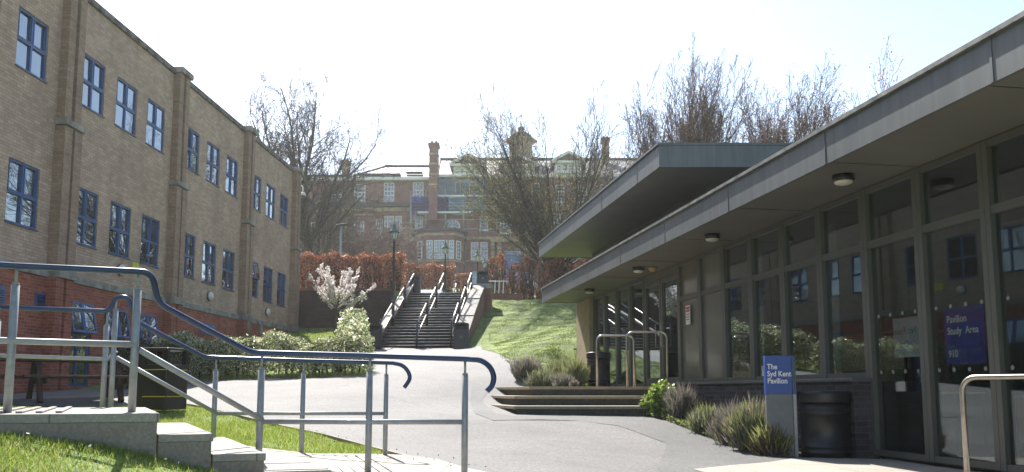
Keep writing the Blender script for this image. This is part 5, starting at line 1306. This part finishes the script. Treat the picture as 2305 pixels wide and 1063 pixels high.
# fan-shaped tree with yellow-green buds in the centre
v = P(1252, 660, 46)
FT = [dict(n=1, wob=.03, tip=.6), dict(n=34, ang=50, len=3.3, start=.35, up=.06, wob=.06, rr=.4, tip=.3), dict(n=11, ang=26, len=.48, start=.12, up=.05, wob=.09, rr=.5), dict(n=7, ang=30, len=.45, start=.1, up=.03, wob=.12, rr=.5), dict(n=5, ang=32, len=.5, start=.1, up=.02, wob=.14, rr=.6)]
tree((v.x, 46, 4.6), 'wide fan-shaped tree with yellow-green buds in front of the old brick building', best_seed(11.2, .24, FT, .26), 11.2, .24, FT, 'bark', .26, 'bud', .085, 2,
     budf=lambda p: (rs.uniform(size=len(p)) < np.clip(.34 - p[:, 0] * .07 - (p[:, 2] - 5) * .04, .06, .7)))
RMIN = .007
# pale birches further away
for px, Y, zb, h, sd_, lb in ((1325, 74, 8.9, 12.6, 51, 'tall pale birch seen left of the right-hand chimney'), (1385, 76, 9, 13, 52, 'tall pale birch seen right of the right-hand chimney')):
    tree((P(px, 500, Y).x, Y, zb), lb, sd_, h, .13, [dict(n=1, wob=.05, tip=.2), dict(n=16, ang=38, len=.34, start=.3, up=.10, wob=.12, rr=.4), dict(n=8, ang=40, len=.5, start=.1, up=.0, wob=.16, rr=.5), dict(n=6, ang=38, len=.55, start=.1, up=-.05, wob=.18, rr=.6)], 'barkpale', .92)
RMIN = .0078
# upright bare trees behind the pavilion
fan = [dict(n=1, wob=.03, tip=.6), dict(n=36, ang=23, len=3.1, start=.4, up=.07, wob=.045, rr=.36, tip=.28), dict(n=12, ang=19, len=.42, start=.15, up=.08, wob=.07, rr=.5), dict(n=7, ang=25, len=.42, start=.15, up=.06, wob=.1, rr=.55), dict(n=5, ang=30, len=.45, start=.15, up=.04, wob=.1, rr=.7)]
fan1 = [dict(a) for a in fan]; fan1[1]['ang'] = 18; fan[1]['ang'] = 17
tree((P(1545, 600, 40).x, 40, 3.6), 'tall upright bare tree behind the raised roof, left of the two', best_seed(12.6, .18, fan1, .25), 12.6, .18, fan1, 'barkwarm', .25, 'budbrown', .05, 1, group='upright bare trees behind the pavilion')
tree((P(1790, 600, 40).x, 40, 3.4), 'upright bare tree with ochre buds behind the pavilion, right of the two', best_seed(12.2, .17, fan, .25, range(60, 120)), 12.2, .17, fan, 'barkwarm', .25, 'budbrown', .07, 1, group='upright bare trees behind the pavilion')
tree((P(2010, 600, 36).x, 36, 2.2), 'pink budded tree top peeping over the long pavilion roof', 63, 11.6, .12, [dict(n=1, wob=.03, tip=.3), dict(n=12, ang=28, len=.5, start=.35, up=.08, wob=.06, rr=.4), dict(n=7, ang=28, len=.42, start=.15, up=.06, wob=.1, rr=.55), dict(n=4, ang=30, len=.5, start=.15, up=.04, wob=.1, rr=.7)], 'barkwarm', .85, 'budpink', .09, 2)
# further trees on that side, mirrored in the windows of the left building
for i, (x, y, zb, h) in enumerate(((17.5, 24, 0, 11.5), (19, 16, -.6, 12), (19, 8, -.9, 11))):
    tree((x, y, zb), ('bare tree to the right of the pavilion, reflected in the far blue windows', 'bare tree to the right of the pavilion, reflected in the middle blue windows', 'bare tree to the right of the pavilion, reflected in the near blue windows')[i], 70 + i, h, .2,
         [dict(n=1, wob=.05, tip=.5), dict(n=9, ang=45, len=.9, start=.2, up=.1, wob=.14, rr=.5), dict(n=7, ang=40, len=.6, start=.1, up=.06, wob=.16, rr=.5), dict(n=6, ang=38, len=.55, start=.1, up=.04, wob=.18, rr=.55)], 'bark', .5)

# flowering cherry
v = G(752, 748); v = Vector((P(754, 748, 34).x, 34, hz(P(754, 748, 34).x, 34)))
t = empty('cherry_tree', tuple(v), 0, 'small flowering cherry tree covered in white-pink blossom, before the dark retaining wall', 'tree')
RMIN = .004
out, tips = grow(4, 3.0, .055, [dict(n=1, wob=.04, tip=.7), dict(n=17, ang=62, len=1.6, start=.56, up=.11, wob=.035, rr=.5), dict(n=6, ang=38, len=.25, start=.15, up=.05, wob=.14, rr=.55), dict(n=4, ang=42, len=.5, start=.1, up=.02, wob=.16, rr=.6)], .5)
poly_tubes(out[0], 'trunk', M['bark'], t); poly_tubes(out[1] + out[2] + out[3], 'crown', M['bark'], t)
bp = []
for L_, dens in ((out[1], 75), (out[2], 30), (out[3], 7)):
    for pts, rr, n in L_:
        k = rs.uniform(.25 if L_ is out[1] else 0, 1, dens) * (len(pts) - 1); i = k.astype(int); i = np.minimum(i, len(pts) - 2); f = (k - i)[:, None]
        bp.append(pts[i] * (1 - f) + pts[i + 1] * f)
bp = np.concatenate(bp); bp = bp + rs.normal(0, .028, bp.shape)
raw_mesh('blossom', leaves(bp, .058, rs, .9), 4, M['blossom'], t)
sp = np.array([list(a) for a in tips]); sp = sp[sp[:, 2] < np.percentile(sp[:, 2], 25)]; sp = np.repeat(sp, 2, axis=0) + rs.normal(0, .05, (len(sp) * 2, 3)); raw_mesh('leaves', leaves(sp, .07, rs), 4, M['lime'], t)

# ------------------------------------------------------------------ hedges
def hedge(name, label, p0, p1, w, zfun, hfun, n, size, m, low=0.0, dens_edge=.75, cat='hedge', group=None, stems=30, lump=.12, aspect=.6, holes=0.0):
    """leafy hedge from p0 to p1 (xy); zfun(x,y) ground, hfun(t) height"""
    t = empty(name, (p0[0], p0[1], zfun(*p0)), 0, label, cat, group); o = np.array([p0[0], p0[1], zfun(*p0)])
    p0 = np.array(p0, float); p1 = np.array(p1, float); L = np.linalg.norm(p1 - p0); d = (p1 - p0) / L; nn = np.array([-d[1], d[0]])
    s = rs.uniform(-.02, 1.02, n); a = rs.uniform(-1, 1, n); b = rs.uniform(0, 1, n)
    e = rs.uniform(size=n) < dens_edge; side = rs.randint(0, 3, n)
    a = np.where(e & (side == 0), -1 + np.abs(rs.normal(0, .10, n)), a); a = np.where(e & (side == 1), 1 - np.abs(rs.normal(0, .1, n)), a); b = np.where(e & (side == 2), 1 - np.abs(rs.normal(0, .06, n)), b)
    b = low + (1 - low) * b
    # round the section and make the surface lumpy
    ph = np.array([np.sin(s * L * 3.1 + 1 + b * 3) + np.sin(s * L * 7.3 + a * 2) * .6 + np.sin(s * L * 1.3 + 2) * .8]).ravel()
    ww = w / 2 * (1 + lump * ph * .5) * (1 - .22 * np.clip(b - .6, 0, 1) ** 1 * 2)
    Hh = np.array([hfun(x) for x in s]) * (1 + lump * .45 * (np.sin(s * L * 4.2) + .7 * np.sin(s * L * 9.7 + 2)))
    xy = p0 + d * (s * L)[:, None] + nn * (a * ww)[:, None]
    z = np.array([zfun(*q) for q in (p0 + d * (np.linspace(0, 1, 20) * L)[:, None])]); z = np.interp(s, np.linspace(0, 1, 20), z)
    pts = np.column_stack([xy, z + b * Hh]) + rs.normal(0, size * .6, (n, 3)) - o
    if holes:
        k = np.sin(pts[:, 0] * 5.1 + pts[:, 2] * 3) * np.sin(pts[:, 2] * 6.3 + pts[:, 0] * 1.7); pts = pts[k > -1 + holes * 1.2 * rs.uniform(size=n) * 1.6]
    raw_mesh('foliage', leaves(pts, size, rs, aspect), 4, m, t)
    ls = []
    for k in range(stems):
        q = rs.uniform(); u = rs.uniform(-.5, .5); x, y = p0 + d * (q * L) + nn * (u * w * .7); zz = zfun(x, y); hh = hfun(q)
        for _ in range(3):
            e2 = rs.normal(0, .10, 2) * hh
            P3 = np.array([[x, y, zz - .05], [x + e2[0] * .3, y + e2[1] * .3, zz + hh * .4], [x + e2[0], y + e2[1], zz + hh * .92]]) - o
            ls.append((P3, np.array([.016, .012, .006]) * (1.4 if hh > 1.4 else 1), 4))
    poly_tubes(ls, 'stems', M['stem'], t)
    return t
zf = lambda x, y: hz(x, y)
hl = G(365, 862); hr = G(814, 846)
hedge('variegated_hedge', 'low clipped cream and green hedge running across behind the railings', (hl.x - .2, hl.y + .45), (hr.x - .1, hr.y + .75), .85, zf, lambda s: .95 + .1 * math.sin(s * 14) + (.05 if s < .5 else -.05), 24000, .066, M['holly'], low=.12, stems=46, lump=.2)
hedge('variegated_hedge', 'taller cream and green hedge running up the path to the left bin of the stairs', (-4.42, 22.9), (-5.72, 30.0), .85, zf, lambda s: 1.05 + .32 * s + .06 * math.sin(s * 9), 22000, .07, M['holly'], low=.04, stems=30, lump=.16)
zt_ = lambda x, y: 4.62 if y < 46 else 4.62 + (y - 46) * .152
hedge('copper_hedge', 'long copper-brown beech hedge on top of the dark retaining wall', (-10.45, 40.0), (-5.35, 40.0), 1.1, zt_, lambda s: 1.92 + .04 * math.sin(s * 8), 20000, .085, M['beech'], low=.05, stems=60, lump=.09, holes=.25)
hedge('copper_hedge', 'copper hedge beyond the top of the stairs below the curved brick bay', (-6.9, 52), (-3.75, 52), 1.2, zt_, lambda s: 2.35, 12000, .09, M['beech'], stems=30, lump=.1)
hedge('copper_hedge', 'small square copper hedge between the middle and right stair railings', (-3.55, 54), (-2.95, 54.3), .8, zt_, lambda s: 1.75, 2500, .08, M['beech'], stems=8, lump=.06)
hedge('copper_hedge', 'loose gappy copper hedge topping the grass bank, left of the tree trunk', (-1.15, 44.4), (1.9, 44.4), 1.1, zt_, lambda s: 2.35 + .15 * math.sin(s * 11), 9500, .09, M['beech'], low=.0, stems=40, lump=.2, holes=.7)
hedge('copper_hedge', 'copper hedge topping the bank, right of the tree trunk', (1.9, 44.9), (5.2, 44.9), 1.1, zt_, lambda s: 2.3 + .1 * math.sin(s * 9), 10000, .09, M['beech'], stems=40, lump=.15, holes=.3)
# dark shrub by the red wall
v = G(300, 872)
hedge('dark_shrub', 'dark green shrub against the red brick wall behind the square black bin', (-9.3, 19.4), (-7.8, 19.6), 1.0, zf, lambda s: 1.0, 5000, .07, leafmat('dark_leaf', [(0, (.015, .03, .012)), (.7, (.03, .05, .02)), (1, (.08, .08, .05))], .2, .4), stems=14, lump=.2, cat='shrub')

def clump(name, label, x, y, r, h, n, mats, spike=.0, size=.03, z=None, cat='plant', group=None, lean=.5, leafy=False, up=1.0):
    """herb clump: fine upright shoots from a mound"""
    zz = hz(x, y) if z is None else z; t = empty(name, (x, y, zz), 0, label, cat, group)
    k = len(mats)
    for i, (m, frac) in enumerate(mats):
        c = int(n * frac); a = rs.uniform(0, 2 * np.pi, c); q = np.sqrt(rs.uniform(0, 1, c)) * r * (1 + .22 * np.sin(a * 3 + x * 7) + .14 * np.sin(a * 7 + y * 5))
        th = q / r * lean
        d = np.column_stack([np.cos(a) * th, np.sin(a) * th, np.full(c, up)]) + rs.normal(0, .22, (c, 3)); d /= np.linalg.norm(d, axis=1)[:, None]
        hh = h * (1 - .45 * (q / r) ** 2) * (1 + .16 * np.sin(a * 4 + i) * q / r + rs.normal(0, .06, c))
        if leafy:
            f = rs.uniform(.1, 1, c); b = np.column_stack([np.cos(a) * q, np.sin(a) * q, hh * f]); raw_mesh('foliage', leaves(b, size, rs, .7), 4, M[m], t)
        else:
            f = rs.uniform(.0, .72, c) if i == 0 else rs.uniform(.1, .8, c)
            b = np.column_stack([np.cos(a) * q * (.55 + .45 * f), np.sin(a) * q * (.55 + .45 * f), hh * f])
            L = h * rs.uniform(.14, .34, c) * (1.25 if i else 1)
            raw_mesh('foliage' if i == 0 else 'flower_spikes', blades(b, d, L, size * rs.uniform(.6, 1.3, c), rs), 3, M[m], t)
    ls = []
    for _ in range(24):
        a = rs.uniform(0, 2 * np.pi); q = rs.uniform(.2, .9) * r
        ls.append((np.array([[0.05 * math.cos(a), .05 * math.sin(a), -.03], [q * .5 * math.cos(a), q * .5 * math.sin(a), h * .3], [q * math.cos(a), q * math.sin(a), h * .6]]), np.array([.01, .007, .003]), 4))
    poly_tubes(ls, 'stems', M['stem'], t); return t
def bedpt(px, Y): v = P(px, 900, Y); return v.x, v.y
for px, Y, r, h, n, mats, lb, kw in (
    (1492, 14.9, .36, .62, 1500, [('lime', 1)], 'bright green leafy bush at the right end of the entrance steps', dict(leafy=True, size=.085)),
    (1532, 14.4, .34, .66, 2600, [('lav', .7), ('lavpurple', .3)], 'grey lavender bush just right of the bright green bush', dict(size=.018)),
    (1592, 13.2, .36, .48, 2800, [('lav', .75), ('rosemary', .25)], 'low rounded grey-green bush in the middle of the planting bed', dict(size=.016)),
    (1656, 12.2, .36, .66, 2800, [('lav', .55), ('lavpurple', .45)], 'purple-grey lavender bush left of the tall spiky bush', dict(size=.016)),
    (1700, 11.45, .40, .74, 3600, [('lav', .45), ('rosemary', .35), ('lavpurple', .2)], 'tall spiky yellow-green bush in front of the blue sign post', dict(size=.022, lean=.35)),
    (1735, 10.95, .26, .52, 1500, [('twigbrown', .6), ('rosemary', .4)], 'dry brown bush leaning on the foot of the sign post', dict(size=.018)),
    (1590, 15.2, .5, .55, 900, [('lavpurple', .5), ('twigbrown', .5)], 'thin dry seed heads against the dark brick plinth', dict(size=.009, lean=.4))):
    x, y = bedpt(px, Y); clump('shrub', lb, x, y, r, h, n, mats, group='herb bushes in the bed by the plinth', **kw)
for px, Y, r, h, n, mats, lb in (
    (1185, 19.6, .42, .62, 2200, [('lav', .6), ('lavpurple', .4)], 'lavender bush nearest the path in the bed by the landing'),
    (1222, 18.8, .40, .50, 2200, [('lav', .8), ('rosemary', .2)], 'low grey-green bush at the front of the bed by the landing'),
    (1262, 20.2, .42, .6, 2200, [('lav', .6), ('rosemary', .4)], 'taller dark bush behind the low ones in the bed by the landing'),
    (1296, 19.4, .34, .66, 2000, [('lav', .5), ('rosemary', .5)], 'upright green bush touching the sandy end pier'),
    (1265, 18.3, .34, .36, 1800, [('lav', .8), ('lavpurple', .2)], 'short rounded bush beside the round black bin on the landing')):
    v = P(px, 860, Y); clump('shrub', lb, v.x, v.y, r, h, n, mats, size=.02, z=max(.05, hz(v.x, v.y)), group='herb bushes in the bed by the landing')
v = P(1292, 858, 17.6); clump('dry_flower_head', 'round pale dry flower head at the edge of the landing', v.x, v.y, .12, .17, 500, [('lavpurple', 1)], size=.02, z=.08)

M['weeds'] = leafmat('weed_leaf', [(0, (.07, .1, .02)), (.5, (.14, .19, .05)), (.8, (.28, .33, .1)), (.9, (.3, .22, .14)), (1, (.6, .6, .5))], .4, .5)
# ground cover along the bed edge
pts = []
for a, b in zip(right_kerb[:-1], right_kerb[1:]):
    L = math.dist(a, b); n = int(L * 380); s = rs.uniform(0, 1, n); w = np.abs(rs.normal(0, .11, n))
    d = np.array([b[0] - a[0], b[1] - a[1]]) / L; nn = np.array([d[1], -d[0]]) * -1
    xy = np.array(a) + d * (s * L)[:, None] + nn * (w - .03)[:, None]
    pts.append(np.column_stack([xy, H(xy[:, 0], xy[:, 1]) + .03 + rs.uniform(0, .09, n)]))
o = raw_mesh('ground_cover', leaves(np.concatenate(pts), .038, rs, .7, var=.6), 4, M['weeds']); tag(o, 'small leafy weeds creeping over the edge of the planting bed', 'ground cover', kind='stuff')

# ------------------------------------------------------------------ grass
def inside(poly, x, y):
    c = np.zeros(len(x), bool); j = len(poly) - 1
    for i in range(len(poly)):
        xi, yi = poly[i]; xj, yj = poly[j]
        c ^= ((yi > y) != (yj > y)) & (x < (xj - xi) * (y - yi) / (yj - yi + 1e-12) + xi); j = i
    return c
def grass(name, poly, excl, n, h, w, label, m='blade'):
    m = 'bankblade' if name == 'bank_grass' else m
    xs_ = [p[0] for p in poly]; ys_ = [p[1] for p in poly]
    x = rs.uniform(min(xs_), max(xs_), n * 2); y = rs.uniform(min(ys_), max(ys_), n * 2); k = inside(poly, x, y)
    for e in excl: k &= ~inside(e, x, y)
    # patchiness
    pn = np.sin(x * 3.1 + y * 1.7) * np.sin(y * 2.9 - x * 1.3) + .5 * np.sin(x * 9 + 2) * np.sin(y * 8); k &= rs.uniform(-1.6, .9, len(x)) < pn + .9
    x, y, pn = x[k][:n], y[k][:n], pn[k][:n]; b = np.column_stack([x, y, H(x, y) + .0]); d = rs.normal(0, .45, b.shape); d[:, 2] = 1; d /= np.linalg.norm(d, axis=1)[:, None]
    L = h * rs.uniform(.5, 1.35, len(x)) * (1 + .35 * pn)
    o = raw_mesh(name, blades(b, d, L, w * rs.uniform(.7, 1.4, len(x)), rs), 3, M[m]); tag(o, label, 'grass', kind='stuff')
plat = [off(cA, -5, -.02), off(cA, 1.15, -.02), off(cA, 1.0, W + .02), off(cA, -5.1, W + .02)]
grass('lawn_grass', [(-4.6, 3.2), (.2, 3.2), (-.6, 4.6), (-1.3, 5.4), (-1.8, 6.6), (-2.4, 6.3), (-5, 5.3)], [plat, low], 60000, .042, .0042, 'short bright green grass of the near lawn in the lower left corner')
kb_in = [(p[0] - .05, p[1] - .05) for p in near_kerb[1:]]
grass('lawn_grass', kb_in + [(-6.8, 13.0), (-6.6, 9.0), (-3.9, 8.0), (-2.6, 8.28), (-1.9, 8.58), (-1.1, 8.72), (-.8, 8.6)], [plat, low], 60000, .05, .006, 'green grass between the railings and the pale asphalt path')
grass('bank_grass', [(-.9, 32), (-.4, 26), (.2, 21), (1.9, 18.6), (2.2, 24), (5, 27), (5, 41.5), (-1.2, 41.5)], [], 90000, .055, .02, 'rough sunlit grass of the steep bank right of the stairs')
grass('lawn_grass', [(-9.5, 22), (-5.0, 23.5), (-6.3, 31), (-5.8, 37.8), (-9.8, 37.8)], [], 22000, .07, .02, 'grass around the cherry tree behind the cream hedge')
grass('lawn_grass', [(hl.x - .3, hl.y - .1), (hr.x, hr.y - .05), (hr.x, hr.y + .9), (hl.x, hl.y + 1.0)], [], 9000, .10, .014, 'longer grass growing under the low cream and green hedge')
# fallen leaf litter on the asphalt edges
q = []
for a, b in list(zip(near_kerb[:-1], near_kerb[1:])) + list(zip(right_kerb[:-1], right_kerb[1:])) + list(zip(hedge_front[:-1], hedge_front[1:])) + list(zip(bank_edge[:-1], bank_edge[1:])):
    n = int(math.dist(a, b) * 10) + 1; s_ = rs.uniform(0, 1, n)[:, None]; q.append(np.array(a) * (1 - s_) + np.array(b) * s_ + rs.normal(0, .22, (n, 2)))
q = np.concatenate(q)
o = raw_mesh('leaf_litter', leaves(np.column_stack([q, H(q[:, 0], q[:, 1]) + .035]), .02, rs, .7), 4, M['twigbrown']); tag(o, 'scattered dry leaves and bits along the edges of the path', 'leaf litter', kind='stuff')
# daisies and dry bits in the near lawn
x = rs.uniform(-3.6, -1.6, 60); y = rs.uniform(3.9, 6.2, 60); k = ~inside(plat, x, y); x, y = x[k], y[k]
raw_mesh('daisies', leaves(np.column_stack([x, y, H(x, y) + .045]), .018, rs, 1), 4, M['daisy']); tag(bpy.data.objects['daisies'], 'tiny white daisies scattered in the near lawn', 'flowers', kind='stuff')

# ------------------------------------------------------------------ thin scattering volume, added to stand in for veiling lens glare
hb_ = MB().box(-420, 420, -420, 420, -4, 38).build('glare_haze', bpy.data.materials.new('glare_haze'))
hm = hb_.data.materials[0]; hm.use_nodes = True; nt = hm.node_tree; nt.nodes.clear()
o = nt.nodes.new('ShaderNodeOutputMaterial'); pv_ = nt.nodes.new('ShaderNodeVolumePrincipled')
pv_.inputs['Color'].default_value = (.95, .97, 1, 1); pv_.inputs['Density'].default_value = .00055; pv_.inputs['Anisotropy'].default_value = .45
nt.links.new(pv_.outputs[0], o.inputs['Volume']); tag(hb_, kind='stuff')
import math
F=1866.;PY=675.;CX=1152.5
p=math.atan(205/F);c,s=math.cos(p),math.sin(p)
def ray(px,py):
    x=(px-CX)/F;u=(PY-py)/F
    Y=c-s*u; return x/Y,(s+c*u)/Y
def pl(px,py,a,b): # plane X=a+b*Y -> (Y,X,z)
    rx,rz=ray(px,py); Y=a/(rx-b); return round(Y,2),round(rx*Y,2),round(rz*Y,2)
def pz(px,py,z):
    rx,rz=ray(px,py); Y=z/rz; return round(Y,2),round(rx*Y,2)
def P(px,py,Y):
    rx,rz=ray(px,py); return round(rx*Y,2),round(rz*Y,2)
import OpenImageIO as oiio, sys, numpy as np
b=oiio.ImageBuf('/workdir/render_main.png'); a=b.get_pixels(oiio.FLOAT)[:,:,:3]*255
def r(n,x0,y0,x1,y1):
    print(n, a[y0:y1,x0:x1].reshape(-1,3).mean(0).round())
# coordinates in 1024 space
r('sky L',300,5,400,60); r('sky mid',550,5,650,40); r('sky R',900,3,960,20)
r('brick',90,120,180,150) ; r('redbrick',100,335,130,350); r('fascia near',820,165,900,190); r('soffit',900,150,960,170)
r('asphalt',480,420,560,440); r('asphalt far',430,360,470,370); r('grass near',20,445,100,465); r('bank',500,320,560,345)
r('navy rail',250,353,300,356); r('post',367,400,370,420); r('panel',685,270,700,290); r('frame',878,300,882,350);r('plinth',860,400,875,440);r('step face',160,450,200,462);r('hedge',280,255,380,280);r('totem blue',768,380,790,384)
